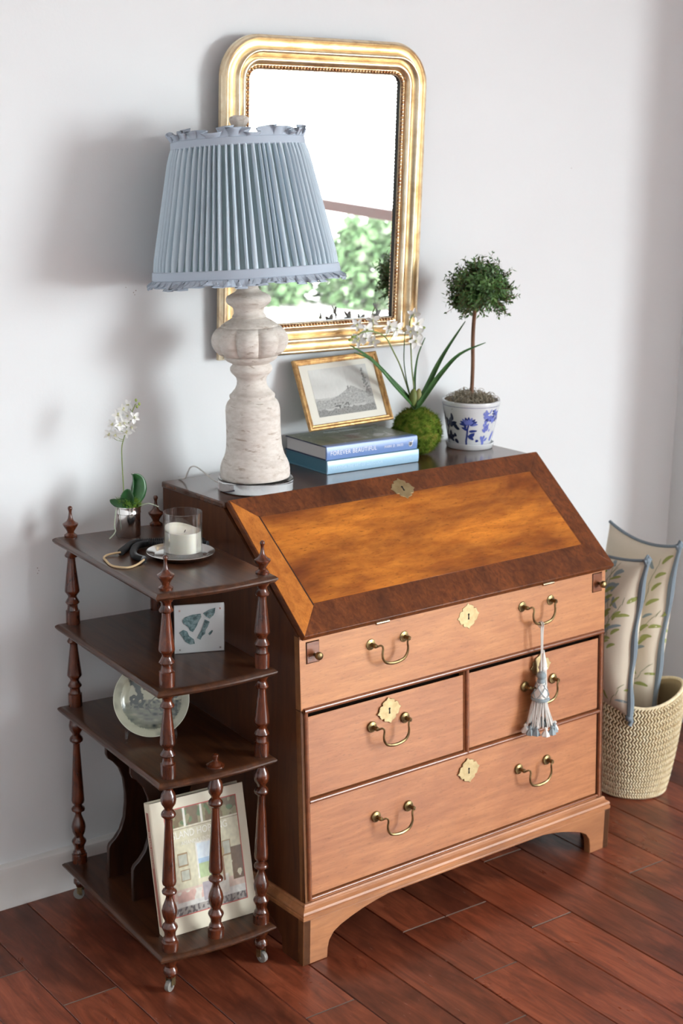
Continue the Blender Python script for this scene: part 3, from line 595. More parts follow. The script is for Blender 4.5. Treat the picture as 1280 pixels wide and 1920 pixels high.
# painted plate on a clear easel, third tier
pm = Matrix.Translation((-.212,-.322,SH[1])) @ Matrix.Rotation(-.58, 4, 'Z')
ea = thing('plate_easel', 'clear acrylic plate easel on the third tier', 'easel', pm.translation, -.58)
for s in (-.052, .052):
    MB().tube(smooth_path([(s,-.042,.002),(s,-.040,.020),(s,-.037,.026),(s,-.0345,.022),(s,-.030,.0075),(s,-.005,.006),(s*.9,.040,.0055),(s*.9,.050,.0028)],5), .0026, 8).build('prong', M_acr, ea)
    MB().tube(smooth_path([(s*.9,.010,.0050),(s*.8,.020,.045),(s*.7,.030,.090)],4), .0024, 8).build('upright', M_acr, ea)
MB().tube([(-.047,.036,.0055),(.047,.036,.0055)], .0024, 8).build('crossbar', M_acr, ea)
lean = R(17); plm = pm @ Matrix.Translation((0,-.0275,.0105)) @ Matrix.Rotation(-lean, 4, 'X') @ Matrix.Translation((0,0,.0795)) @ Matrix.Rotation(R(90), 4, 'X')
pt = tag(bpy.data.objects.new('painted_plate', None), 'cream china plate painted with a dark landscape of trees, leaning on the clear easel', 'plate'); COL.objects.link(pt); pt.matrix_world = plm
def plate_col(x, y):
    r = hypot(x, y)/.080; base = (.40,.40,.30); f = lambda a, b, s: noise.noise(Vector((x*s+a, y*s+b, 3.3)))
    k = 0.0
    if r > .80: k = .5*max(0, f(1,2,60))+.12
    else:
        if y < -.006+.006*f(0,0,40): k = .62+.6*f(3,1,90)*(.5+.5*sin(y*520))
        tree = max(0, 1-abs(x+.030+.012*f(5,5,25))/.022)*(y > -.02); k = max(k, .90 if f(7,2,150)*.8+.5*f(3,8,60)+tree*.6 > .24 and tree > 0 else 0)
        tree = max(0, 1-abs(x-.036)/.020)*(y > -.035); k = max(k, .88 if f(17,2,150)*.8+.5*f(13,8,60)+tree*.6 > .24 and tree > 0 else 0)
        if abs(x-.004-.012*sin(y*90)) < .0017 and y > -.03: k = .8
        if abs(y+.012) < .010 and x > -.02: k = max(k, .55+.9*f(6,3,140))
        if y > .02: k = max(k, .75*max(0, f(4,4,60)-.05)*2)
    k = min(max(k, 0), 1); return tuple(b*(1-k)+c_*k for b, c_ in zip(base, (.030,.045,.050)))
mb = MB(); pf = [(.0,.001),(.0,.012),(.0,.024),(.0,.034),(.0002,.042),(.0006,.050),(.0020,.056),(.0055,.061),(.0085,.064),(.0098,.068),(.0108,.073),(.0118,.078),(.0124,.0795),(.0118,.0805),(.0088,.076),(.0060,.066),(-.0030,.055),(-.0035,.040),(-.0035,.001)]
def rf_(z, r): return (z, r)
fine = []
for (z0, r0), (z1, r1) in zip(pf[:12], pf[1:13]):
    m_ = max(1, int((r1-r0)/.0013)); fine += [(z0+(z1-z0)*i/m_, r0+(r1-r0)*i/m_) for i in range(m_)]
fine += pf[12:]
mb.lathe(fine, 180, caps=True)
cols = [plate_col(v.x, v.y) if i < 180*(len(fine)-7) else ((.50,.50,.40)) for i, v in enumerate(mb.v)]
mb.build('plate', print_mat('glazed_plate', .18, .1), pt, colors=cols)
# ------------------------------------------------------------------ the table lamp
t = NT('whitewashed_wood'); v = t.coord((1,1,4)); n1 = t.noise(v, 24, 7, .68, .5); n2 = t.noise(t.coord((1,1,2.5)), 60, 4, .6)
c = t.ramp(n2, [(.3, (.60,.55,.49)), (.6, (.72,.68,.63))])
c = t.mix(t.ramp(n1, [(.585, (0,0,0)), (.66, (.65,.65,.65))]), c, (.30,.22,.155))
n4 = t.noise(t.coord((1,1,8)), 9, 3); c = t.mix(t.ramp(n4, [(.5,(0,0,0)), (.75,(.30,.30,.30))]), c, (.36,.29,.24))
t.set(Base_Color=c, Roughness=.75, Specular_IOR_Level=.2); t.bump(n2, .25, .002); M_white = t.mat
lampo = Vector((.125,-.212,.9604))
lamp = thing('table_lamp', 'whitewashed turned wood table lamp with a pleated blue shade', 'lamp', lampo)
M_disc = glass_mat('acrylic_disc', (.985,.99,.99), 0, 1.49)
MB().lathe([(.0008,.0835),(.0020,.0850),(.0250,.0850),(.0265,.0835)], 72).build('base_disc', M_disc, lamp, bevel=.0)
leanm = Matrix.Rotation(R(-2.3), 4, H)
BP = [(.0268,.0745),(.0275,.0770),(.0330,.0785),(.0400,.0780),(.0435,.0785),(.0550,.0770),(.0650,.0735),(.0760,.0680),(.0850,.0650),(.0980,.0625),(.1200,.0612),(.1410,.0606),(.1650,.0607),(.1800,.0608),(.1900,.0595),(.1985,.0560),(.2035,.0515),(.2060,.0490),(.2080,.0500),(.2115,.0508),(.2150,.0500),(.2170,.0470),(.2185,.0460),(.2230,.0420),(.2290,.0370),(.2370,.0335),(.2460,.0322),(.2540,.0345),(.2590,.0390),(.2640,.0440),(.2700,.0468),(.2760,.0462),(.2810,.0420),(.2835,.0405),(.2860,.0440),(.2900,.0520),(.2950,.0580),(.2995,.0600),(.3010,.0590)]
BT = [(.3660,.0640),(.3690,.0620),(.3760,.0520),(.3820,.0420),(.3855,.0365),(.3870,.0380),(.3890,.0370),(.3930,.0335),(.3990,.0332),(.4050,.0340),(.4090,.0370),(.4140,.0450),(.4200,.0492),(.4270,.0497),(.4320,.0470),(.4360,.0400),(.4385,.0350),(.4400,.0310),(.4450,.0250),(.4500,.0228),(.4570,.0225),(.4620,.0190),(.4640,.0120),(.52,.010)]
a0 = atan2(-H.y, -H.x)
def lobe(a, z, r):
    if not (.300 < z < .3665): return r
    ph = abs(((a-a0)*9/(2*pi)) % 1-.5)*2  # 0 at a lobe's middle, 1 between lobes
    ph = 1-ph if False else ph
    return r-.0200*((1-sqrt(max(0, 1-(1-ph)**2)))) *sin(pi*(z-.300)/.0665)**.5
LB = [(.3010+.0650*i/16, .0600+.0045*i/16+.0235*sin(pi*min(1,max(0,i/16)))**.62) for i in range(17)]
LB = [(z, min(r, .0868)) for z, r in LB]
mb = MB().lathe(BP+LB+BT, 180, rf=lobe).xf(leanm); mb.build('turned_body', M_white, lamp, angle=50)
MB().lathe([(.772,.012),(.779,.013),(.784,.0105),(.789,.0125),(.795,.0170),(.801,.0200),(.807,.0208),(.811,.0185),(.814,.011)], 20, rf=lambda a,z,r: r*(1+.06*cos(8*a)*(z>.785))).xf(Matrix.Translation(LT*-.006) @ leanm).build('finial', M_white, lamp)
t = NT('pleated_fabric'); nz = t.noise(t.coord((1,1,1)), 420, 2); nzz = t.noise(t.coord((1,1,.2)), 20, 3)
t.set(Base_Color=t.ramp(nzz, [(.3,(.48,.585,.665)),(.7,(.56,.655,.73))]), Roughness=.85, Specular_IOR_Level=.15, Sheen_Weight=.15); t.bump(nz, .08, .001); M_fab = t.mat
t = NT('pleat_valley_fabric'); nz = t.noise(t.coord(), 420, 2); t.set(Base_Color=(.235,.320,.340,1), Roughness=.9, Specular_IOR_Level=.1); t.bump(nz, .1, .001); M_fab2 = t.mat  # darker, greener tone for the flat valleys between pleats
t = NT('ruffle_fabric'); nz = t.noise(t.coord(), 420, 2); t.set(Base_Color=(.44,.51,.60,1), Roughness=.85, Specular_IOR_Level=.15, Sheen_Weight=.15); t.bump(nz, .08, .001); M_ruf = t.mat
M_line = plain('shade_lining', (.78,.77,.72), .8)
SM = Matrix.Translation(LT*-.031+Vector((0,0,.6190))) @ Matrix.Rotation(R(-4.1), 4, H) @ Matrix.Rotation(R(-3.0), 4, LT)
rnd = random.Random(11); NP = 72; offs = []; acc = 0
ws = [rnd.uniform(.7,1.35) for _ in range(NP)]; tot = sum(ws); edges = [0]
for w_ in ws: edges.append(edges[-1]+w_/tot*2*pi)
Hh = .1385
def shade_r(t_): return .1995+(.1395-.1995)*t_
mb = MB(); vs = []; NV = 14; angs = []
for e0, e1 in zip(edges, edges[1:]):
    for q, d in ((0.0,-.0036),(.03,.0012),(.10,.0042),(.26,.0054),(.42,.0036),(.47,.0002),(.49,-.0042),(.74,-.0034)): angs.append((e0+(e1-e0)*q, d))
for j in range(NV+1):
    t_ = j/NV; pinch = min(1, min(t_, 1-t_)*7+.25)
    for i, (a, d) in enumerate(angs):
        wob = .02*sin(i*.31+3*t_)*sin(pi*t_)*.12; r = shade_r(t_)+d*pinch*1.25; vs.append((r*cos(a+wob), r*sin(a+wob), -Hh+2*Hh*t_))
n = len(angs); mb.add(vs, [(j*n+i, j*n+(i+1) % n, (j+1)*n+(i+1) % n, (j+1)*n+i) for j in range(NV) for i in range(n)])
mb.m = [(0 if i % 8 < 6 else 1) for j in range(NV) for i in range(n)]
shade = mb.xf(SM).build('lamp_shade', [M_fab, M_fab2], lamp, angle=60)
MB().lathe([(-Hh-.004, shade_r(0)-.006), (Hh+.004, shade_r(1)-.006)], 72, caps=False).xf(SM).build('lining', M_line, shade)
MB().lathe([(-Hh-.006,shade_r(0)+.0035),(-Hh-.004,shade_r(0)+.0055),(-Hh+.012,shade_r(0)+.0035),(-Hh+.014,shade_r(0)+.001),(-Hh+.012,shade_r(0)-.004),(-Hh-.006,shade_r(0)-.004)], 96, caps=False).xf(SM).build('bottom_band', M_ruf, shade)
MB().lathe([(Hh-.012,shade_r(1)+.001),(Hh-.010,shade_r(1)+.005),(Hh+.004,shade_r(1)+.0045),(Hh+.006,shade_r(1)+.002),(Hh+.006,shade_r(1)-.004),(Hh-.012,shade_r(1)-.004)], 96, caps=False).xf(SM).build('top_band', M_ruf, shade)
def ruffle(name, z0, r0, dz, dr, nw, amp, seed, jag):
    rn = random.Random(seed); ph = [rn.uniform(0, 6.28) for _ in range(6)]; N = nw*8; rows = 5
    def f(u, v):
        a = 2*pi*u; k = nw*a+1.4*sin(3*a+ph[0])+1.1*sin(7*a+ph[1]); am = amp*(.75+.5*sin(5*a+ph[2])+.3*sin(11*a+ph[3])); s = v**.8
        r = r0+dr*v*(1+.3*sin(4*a+ph[4]))+am*s*sin(k); z = z0+dz*v*(1+.22*sin(9*a+ph[5])+.12*sin(k*.5))+jag*s*cos(k*1.0+.6)
        a2 = a+amp*.30*s*cos(k*2)/r0*8; return (r*cos(a2), r*sin(a2), z)
    o = MB().grid(f, N, rows, wrap=True).xf(SM).build(name, M_ruf, shade, angle=180)
    md = o.modifiers.new('thick', 'SOLIDIFY'); md.thickness = .0008
ruffle('bottom_ruffle', -Hh-.004, shade_r(0)+.003, -.014, .017, 62, .0048, 4, .0018)
ruffle('top_ruffle', Hh+.003, shade_r(1)+.002, .018, .006, 22, .0060, 9, .0035)
M_wht = plain('white_cord', (.70,.69,.66), .5)
def lw(p): return (p[0]-lampo.x, p[1]-lampo.y, p[2]-lampo.z)
MB().tube(smooth_path([lw(p) for p in [(.070,-.148,.966),(.061,-.125,.975),(.048,-.108,.990),(.036,-.098,1.000),(.0285,-.090,.998),(.026,-.082,.986),(.026,-.070,.970),(.028,-.050,.964),(.030,-.034,.9632)]],6), .0017, 8).build('cord', M_wht, lamp)

# ------------------------------------------------------------------ books on the desk
def book(name, label, loc, Wd, Dp, Hh_, cover, spine, pages, board=.0026, group=None, top=None, topcols=None):
    b = thing(name, label, 'book', loc, 0, group)  # spine faces -y, x along the spine
    MB().box(.003, Wd-.003, .004, Dp-.004, board, Hh_-board).build('page_block', pages, b, smooth=False)
    MB().box(0, Wd, .002, Dp, 0, board).build('back_cover', cover, b, smooth=False, bevel=.0007)
    MB().box(0, Wd, .002, Dp, Hh_-board, Hh_).build('front_cover', cover, b, smooth=False, bevel=.0007)
    n = 8; pol = [(.0035*0+.004, .0004),(.0015,.0008)]+[(-.0015*sin(pi*i/n), .0012+(Hh_-.0024)*i/n) for i in range(n+1)]+[(.0015,Hh_-.0008),(.004,Hh_-.0004)]
    MB().prism(pol, lambda a, q, d: (d, a, q), 0, Wd).build('spine', spine, b)
    return b
M_navy = plain('navy_cloth', (.018,.026,.075), .5); M_blue = plain('blue_jacket', (.165,.275,.56), .28); M_page = plain('page_edges', (.56,.55,.55), .85)
M_teal = plain('teal_cover', (.10,.26,.36), .35); M_sky = plain('pale_blue_jacket', (.40,.64,.84), .25)
lowb = book('book', 'pale blue book under the picture frame, lower of the two on the desk', (.343,-.1865,ZT+.0002), .276, .178, .0325, M_teal, M_sky, plain('teal_pages', (.07,.20,.28), .5), group='books under the picture frame')
topb = book('book', 'blue-jacketed book with white title, upper of the two under the picture', (.3395,-.1872,ZT+.0335), .2735, .170, .0335, M_navy, M_blue, M_page, group='books under the picture frame')
M_letter = plain('white_lettering', (.82,.84,.90), .4); M_letter2 = plain('pale_lettering', (.56,.76,.90), .4)
spl = lambda x0, z0: (lambda x, y: (x0+x, -.0020, z0+y))
text_mesh('FOREVER BEAUTIFUL', .0150, 'title_lettering', M_letter, topb, spl(.010,.0120), .92, 1.08, bold=.0)
text_mesh('MARK D. SIKES', .0088, 'author_lettering', M_letter, topb, spl(.171,.0128), .92, 1.10)
mb = MB()
for k in range(7):
    a = k*2*pi/7; x, z = .2515+.0035*cos(a), .0150+.0035*sin(a); mb.add([(x+.0032*cos(a+q*2*pi/8)*(1 if q % 2 else .8), -.0021, z+.0032*sin(a+q*2*pi/8)) for q in range(8)], [tuple(range(8))])
mb.add([(.2545,-.0021,.018),(.257,-.0021,.0175),(.261,-.0021,.0245),(.259,-.0021,.0250)], [(0,1,2,3)])
mb.build('flower_emblem', M_letter, topb, smooth=False)
text_mesh('VERANDA THE ART OF OUTDOOR', .0105, 'title_lettering', M_letter2, lowb, spl(.012,.0105), .88, 1.05)
text_mesh('LIVING ROOMS', .0080, 'subtitle_lettering', M_letter2, lowb, spl(.203,.0115), .88, 1.05)
def cov(u, v):
    f = lambda s, a: noise.noise(Vector((u*s+a, v*s*.7, a*1.7)))
    g = .5+.5*f(5,1.3); c = (.13+.10*g, .15+.10*g, .085+.075*g); k = max(0, f(9,4.1)); c = tuple(a*(1-k*.8)+b*k*.8 for a, b in zip(c, (.035,.06,.03)))
    if .28 < u < .60 and .10 < v < .62 and f(7,8.8) > -.1: c = tuple(a*.4+b*.6 for a, b in zip(c, (.34,.33,.29)))
    if .42 < u < .52 and .30 < v < .52: c = (.18,.11,.07)
    if .50 < u < .85 and .15 < v < .6 and f(11,2.2) > .12: c = (.42,.44,.42)
    if f(30,6.6) > .50: c = (.46,.47,.42)
    return c
mb = MB(); NU, NV2 = 90, 56; mb.grid(lambda u, v: (.0005+.2725*u, .004+.1655*v, .03372), NU, NV2)
mb.build('jacket_picture', print_mat('jacket_print', .3), topb, smooth=False, colors=[cov(i/NU, j/NV2) for j in range(NV2+1) for i in range(NU+1)])
MB().box(.0003,.2732,.0005,.020,.0330,.03385).build('jacket_edge', M_blue, topb, smooth=False)

# ------------------------------------------------------------------ framed engraving on a clear easel
pfm = Matrix.Translation((.358,-.090,1.045)) @ Matrix.Rotation(-.048,4,'Z') @ Matrix.Rotation(-.436,4,'X') @ Matrix.Rotation(-.036,4,'Y')
pfr = tag(bpy.data.objects.new('framed_engraving', None), 'small gilt framed grey landscape engraving leaning above the books', 'picture frame'); COL.objects.link(pfr); pfr.matrix_world = pfm
t = NT('gilt_wood'); nz = t.noise(t.coord((1,1,1)), 70, 4); t.set(Base_Color=t.ramp(nz, [(.35,(.36,.19,.065)),(.6,(.62,.39,.16))]), Metallic=.55, Roughness=.38); M_gilt = t.mat
FW, FH, fwid = .247, .177, .0135
def fr_profile_frame(name, Wd, Hh_, prof, mat, parent):
    # mitred frame: prof is [(inset, front)] from the outer back edge to the inner back edge
    n = len(prof); vs = []
    for sx, sz in ((0,0),(1,0),(1,1),(0,1)):
        for d, o in prof: vs.append(((d if sx == 0 else Wd-d), -o, (d if sz == 0 else Hh_-d)))
    fs = [(k*n+j, k*n+(j+1) % n, ((k+1) % 4)*n+(j+1) % n, ((k+1) % 4)*n+j) for k in range(4) for j in range(n)]
    return MB().add(vs, fs).build(name, mat, parent, angle=30)
fr_profile_frame('frame', FW, FH, [(0,0),(0,.008),(.0012,.0100),(.004,.0108),(.0062,.0095),(.0072,.0070),(.0095,.0062),(.0115,.0070),(.0130,.0062),(.0140,.0045),(.0140,0)], M_gilt, pfr)
MB().box(.004, FW-.004, -.0025, .001, .004, FH-.004).build('mount', plain('cream_mount', (.72,.71,.63), .85), pfr, smooth=False)
def engr(u, v):
    f = lambda s, a, ay=1: noise.noise(Vector((u*s+a, v*s*ay, a)))
    c = .56+.07*f(4,1.2)+.03*f(40,2.1,.3)+.05*v*(u < .6)
    hz = .38+.03*f(6,3)
    if v < hz: c = .46+.12*f(24,5,3)+.05*f(70,6,2)
    hill = .34+.24*max(0, 1-abs(u-.66)/.40)**1.3+.02*f(30,7)
    if v < hill and v > .14+.06*u: c = .36+.15*f(34,8)+.10*f(80,9)
    if abs(u-.60) < .008 and v < hill+.06 and v > hill-.02: c = .2
    if u > .84 and v < .42-.6*(u-.92)**2 and v > .10: c = .37+.12*f(50,10)
    tr_ = max(0, 1-abs(u-.925+.05*(v-.5))/(.095*(1.15-v)))
    if tr_ > 0 and .30 < v < .92 and f(26,11)+tr_*.7 > .30: c = .27+.16*f(60,12)
    if v < .14+.05*f(12,13): c = .25+.20*f(45,14,2)
    if .30 < u < .55 and .13 < v < .25 and f(30,15) > .05: c = .13
    c = min(max(c, .05), .68); return (c*.98, c, c*.96)
mb = MB(); u0, u1, v0, v1 = .155, .845, .175, .845; NU, NV2 = 130, 96
mb.grid(lambda u, v: (FW*(u0+(u1-u0)*u), -.0029, FH*(v0+(v1-v0)*v)), NU, NV2)
mb.build('engraving', print_mat('engraving_print', .8), pfr, smooth=False, colors=[engr(i/NU, j/NV2) for j in range(NV2+1) for i in range(NU+1)])
pe = thing('picture_easel', 'tiny clear acrylic easel holding up the framed engraving', 'easel', (.43,-.095,1.0286), -.048)
for s in (0, .11):
    MB().tube(smooth_path([(s,-.016,.022),(s,-.017,.017),(s,-.0155,.0135),(s,-.004,.0135),(s,-.007,.007),(s,-.009,.0024)],5), .0022, 8).build('prong', M_acr, pe)
    MB().tube(smooth_path([(s,.000,.0135),(s,.020,.009),(s,.045,.0024)],5), .0020, 8).build('leg', M_acr, pe)
MB().tube([(0,.045,.0024),(.11,.045,.0024)], .0020, 8).build('crossbar', M_acr, pe)

# ------------------------------------------------------------------ moss-ball orchid
kc = Vector((.676,-.110,ZT))
ko = thing('moss_ball_orchid', 'white sprayed orchid with strap leaves rooted in a green moss ball', 'orchid', kc)
def kk(p): return (p[0]-kc.x, p[1]-kc.y, p[2]-kc.z)
mb = MB(); rb = .060
def bump_r(d): return rb*(1+.07*noise.noise(d*2.2)+.05*noise.noise(d*6)+.03*noise.noise(d*15))
def mball(u, v):
    a = 2*pi*u; p = pi*v; d = Vector((sin(p)*cos(a), sin(p)*sin(a), -cos(p))); r = bump_r(d); return Vector((d.x*r, d.y*r, .0585+d.z*r*.98))
mb.grid(mball, 64, 36, wrap=True)
for v_ in mb.v: v_.z = max(v_.z, .0006)
mo = mb.build('moss_ball', M_moss, ko)
mb = MB(); rnd = random.Random(21)
for k in range(8200):
    d = Vector((rnd.gauss(0,1), rnd.gauss(0,1), rnd.gauss(0,1))).normalized(); p = Vector((d.x, d.y, d.z*.98))*bump_r(d)*.985+Vector((0,0,.0585))
    if p.z < .006: continue
    q = (d+Vector((rnd.gauss(0,.7), rnd.gauss(0,.7), rnd.gauss(0,.7)+.1))).normalized()*rnd.uniform(.004,.012); s = q.cross(d).normalized()*.0008 if q.cross(d).length > 1e-6 else Vector((.0007,0,0))
    e = p+q
    if e.z < .001: continue
    mb.add([p-s, p+s, e], [(0,1,2)])
o = mb.build('moss_fronds', M_moss, ko, smooth=False, fix=False); o['kind'] = 'stuff'
t = NT('strap_leaf'); nz = t.noise(t.coord((1,1,.2)), 40, 3); M_strap = t.set(Base_Color=t.ramp(nz, [(.35,(.022,.082,.018)),(.65,(.050,.155,.034))]), Roughness=.38)
LWs = [.0045,.0062,.0068,.0070,.0066,.0058,.0045,.0028,.0006]
UPc = -H*.6+Vector((0,0,.8))
base = (.664,-.112,1.078)
leaf(ko, [kk(p) for p in [base,(.638,-.122,1.097),(.589,-.125,1.141),(.547,-.125,1.183),(.505,-.125,1.216),(.463,-.125,1.233)]], LWs, UPc, M_strap, fold=.45)
leaf(ko, [kk(p) for p in [base,(.651,-.10,1.105),(.592,-.098,1.158),(.541,-.096,1.204),(.500,-.094,1.231),(.474,-.094,1.246)]], LWs, UPc, M_strap, fold=.45)
leaf(ko, [kk(p) for p in [base,(.658,-.105,1.099),(.642,-.105,1.147),(.632,-.105,1.194),(.631,-.105,1.234),(.633,-.105,1.272)]], [.004,.0048,.0050,.0046,.0044,.0042,.0040,.0034,.0022], LT, M_strap, fold=.4)
leaf(ko, [kk(p) for p in [base,(.668,-.125,1.096),(.690,-.130,1.134),(.716,-.130,1.178),(.748,-.130,1.222),(.806,-.130,1.289)]], LWs, UPc, M_strap, fold=.45)
leaf(ko, [kk(p) for p in [base,(.640,-.150,1.087),(.668,-.158,1.126),(.708,-.160,1.169),(.765,-.160,1.212),(.850,-.160,1.236)]], LWs, UPc, M_strap, fold=.45)
leaf(ko, [kk(p) for p in [(.668,-.112,1.08),(.668,-.106,1.118),(.668,-.106,1.165),(.673,-.110,1.212),(.686,-.119,1.254)]], [.003,.0035,.0026,.0016,.0008], -H, M_strap, fold=.3)
MB().ball(kk((.660,-.112,1.105)), .0105, 14, 8, sc3=(1,1,2.2)).build('pseudobulb', plain('pseudobulb', (.16,.20,.05), .5), ko)
MB().ball(kk((.672,-.118,1.108)), .0085, 14, 8, sc3=(1,1,2.4)).build('pseudobulb', plain('pseudobulb_husk', (.30,.28,.10), .6), ko)
MB().tube(smooth_path([kk(p) for p in [(.661,-.110,1.085),(.665,-.114,1.075),(.672,-.112,1.070),(.676,-.116,1.064)]],5), [.004]*16, 8).build('root_sheath', plain('root_sheath', (.36,.40,.20), .7), ko)
s1 = [(.655,-.106,1.105),(.628,-.100,1.180),(.603,-.100,1.222),(.576,-.100,1.260),(.539,-.100,1.276),(.510,-.100,1.277),(.484,-.100,1.268)]
s2 = [(.668,-.106,1.117),(.662,-.100,1.178),(.657,-.100,1.231),(.653,-.100,1.265),(.652,-.100,1.291),(.658,-.100,1.308)]
for s in (s1, s2): MB().tube(smooth_path([kk(p) for p in s],6), .0018, 7).build('stem', M_stem, ko)
fl_ = [(.493,-.095,1.294),(.538,-.098,1.305),(.585,-.105,1.287),(.490,-.105,1.258),(.533,-.108,1.254),(.613,-.095,1.278),(.648,-.110,1.271),(.664,-.100,1.312),(.680,-.095,1.265),(.672,-.105,1.288),(.665,-.108,1.246),(.515,-.100,1.262),(.522,-.095,1.280)]
P1 = smooth_path([kk(p) for p in s1],6)+smooth_path([kk(p) for p in s2],6)
for i, p in enumerate(fl_):
    c = Vector(kk(p)); n = -H*1.0+LT*rnd.uniform(-.6,.6)+Vector((0,0,rnd.uniform(-.5,.5))); flower(ko, c, n, rnd.uniform(.019,.024), rnd)
    b = min(P1, key=lambda q: (q-c-Vector((.004,0,-.012))).length); MB().tube([b, (b+c)/2+Vector((0,0,-.002)), c-n.normalized()*.001], .0008, 5).build('flower_stalk', M_stem, ko)
for p in ((.470,-.1,1.260),(.478,-.1,1.267),(.695,-.1,1.276),(.673,-.1,1.238)): MB().ball(kk(p), .0042, 10, 6, sc3=(1.7,1,.8)).build('bud', M_bud, ko)

# ------------------------------------------------------------------ topiary in a blue and white pot
tc = Vector((.855,-.108,ZT))
to = thing('potted_topiary', 'ball-clipped myrtle topiary in a blue and white flowered pot', 'topiary', tc)
M_china = plain('white_china', (.66,.68,.70), .12, Coat_Weight=.3); M_cobalt = plain('cobalt_paint', (.030,.050,.22), .15); M_cobl = plain('light_cobalt_paint', (.16,.20,.56), .15); M_cobd = plain('dark_cobalt_paint', (.022,.032,.075), .15)
MB().lathe([(0,.050),(.0008,.0585),(.004,.0605),(.0150,.0628),(.0160,.0622),(.0152,.0605),(.0070,.0565),(.0065,.001)], 64).build('saucer', M_china, to)
prf = [(.0075,.0500),(.0085,.0530),(.0110,.0545),(.0600,.0640),(.1000,.0714),(.1170,.0746),(.1215,.0752),(.1235,.0742),(.1235,.0690),(.1140,.0672),(.1000,.0655),(.0995,.002)]
MB().lathe(prf, 72).build('pot', M_china, to)
def pr_(z): return .0545+(.0746-.0545)*(z-.011)/(.106)
def onpot(u, z, off=.0005):
    r = pr_(z)+off; s = max(-.999, min(.999, u/r)); a = math.asin(s); d = -H*cos(a)+LT*sin(a); return Vector((d.x*r, d.y*r, z))
def onpot2(ang, z, off=.0005):
    r = pr_(z)+off; d = -H*cos(ang)+LT*sin(ang); return Vector((d.x*r, d.y*r, z))
def zc(px, py): return ((px-635)/7400, .115-(py-300)/8640)
dm = MB()
def pet(px, py, L, Wd, ang, mi, off=.0005): # painted leaf or petal on the pot, size in metres
    L *= 1.12; Wd *= 1.2
    u, z = zc(px, py); n = 10; r = pr_(z); a0_ = math.asin(max(-.99, min(.99, u/r))); poly = []
    for i in range(n):
        t_ = 2*pi*i/n; a = cos(t_)*L/2; b = sin(t_)*Wd/2*(1-.3*cos(t_)); x = a*cos(ang)-b*sin(ang); y = a*sin(ang)+b*cos(ang); poly.append(onpot2(a0_+x/r, z+y, off))
    c = onpot2(a0_, z, off); k = len(dm.v); dm.add([c]+poly, [(0,i+1,(i+1) % n+1) for i in range(n)], mi)
rnd = random.Random(8)
def stem_(pts, wd, mi):
    for (x0,y0),(x1,y1) in zip(pts, pts[1:]):
        m_ = 5
        for i in range(m_): t_ = (i+.5)/m_; L = hypot((x1-x0)/7400, (y1-y0)/8640)/m_; pet(x0+(x1-x0)*t_, y0+(y1-y0)*t_, L*1.7, wd, atan2(-(y1-y0)/8640, (x1-x0)/7400), mi)
stem_([(545,1195),(535,1080),(545,950),(550,800),(565,720)], .0040, 0)
for k in range(9): a = pi*(.02+.96*k/8); pet(565+95*cos(a), 705-95*sin(a)*.9, .020, .007, a, 0 if k % 3 else 1)
for k in range(5): a = pi*(.15+.7*k/4); pet(565+50*cos(a), 690-55*sin(a), .012, .006, a, 1, .0007)
for x, y, L, wd, a in ((495,800,.016,.006,2.7),(655,850,.019,.006,.1),(640,920,.014,.005,.4),(620,1000,.017,.008,-.7),(660,940,.010,.005,1.0),(500,745,.010,.005,2.3)): pet(x, y, L, wd, a, 0)
stem_([(240,1100),(215,950),(215,800),(225,650)], .0045, 2)
for x, y, L, wd, a in ((258,555,.018,.008,1.7),(240,650,.020,.010,1.2),(300,690,.017,.008,.3),(190,660,.017,.010,2.2),(340,770,.019,.009,-.9),(370,800,.012,.007,-.5),(200,740,.020,.010,1.9),(260,740,.014,.010,.2),(150,600,.016,.007,1.5),(115,450,.018,.005,1.6),(140,540,.016,.006,1.9),(260,930,.014,.009,1.4),(300,1000,.013,.008,.5),(335,960,.010,.007,1.9),(260,1040,.018,.010,-.4),(370,1100,.013,.008,-.8),(300,1080,.011,.007,-.6),(215,1000,.020,.010,1.5)): pet(x, y, L, wd, a, 2)
for k in range(44):
    a = rnd.uniform(0, 2*pi); q = sqrt(rnd.random()); x = 1000+135*q*cos(a); y = 530+140*q*sin(a); pet(x, y, rnd.uniform(.008,.014), rnd.uniform(.003,.006), rnd.uniform(0,pi), 1 if rnd.random() < .72 else 0, .0004+.00002*k)
for k in range(30):
    t_ = rnd.random(); x = 830+140*rnd.random()*(.5+t_*.5); y = 370+480*t_; pet(x, y, rnd.uniform(.006,.012), rnd.uniform(.003,.005), rnd.uniform(.5,2.2), 1, .0005+.00002*k)
for x, y, L, wd, a in ((1010,990,.026,.009,1.15),(1030,960,.016,.005,1.15)): pet(x, y, L, wd, a, 1)
for x, y, L, wd, a in ((845,1110,.016,.006,1.5),(815,1010,.010,.006,1.9),(860,1000,.010,.006,1.2),(900,1050,.011,.005,.8),(735,1075,.008,.006,0),(830,1070,.010,.006,2.0)): pet(x, y, L, wd, a, 1 if x != 735 else 0)
stem_([(1110,600),(1085,800),(1040,1100)], .0015, 1)
dm.build('painted_flowers', [M_cobalt, M_cobl, M_cobd], to, smooth=False, fix=False)
mb = MB()
for z_, wd in ((.1125,.0010),(.0125,.0016)):
    N = 72
    for k in range(N):
        a, b = 2*pi*k/N, 2*pi*(k+1)/N; mb.add([onpot2(a, z_-wd/2), onpot2(b, z_-wd/2), onpot2(b, z_+wd/2), onpot2(a, z_+wd/2)], [(0,1,2,3)])
mb.build('blue_line', M_cobalt, to, smooth=False, fix=False)
mb = MB()
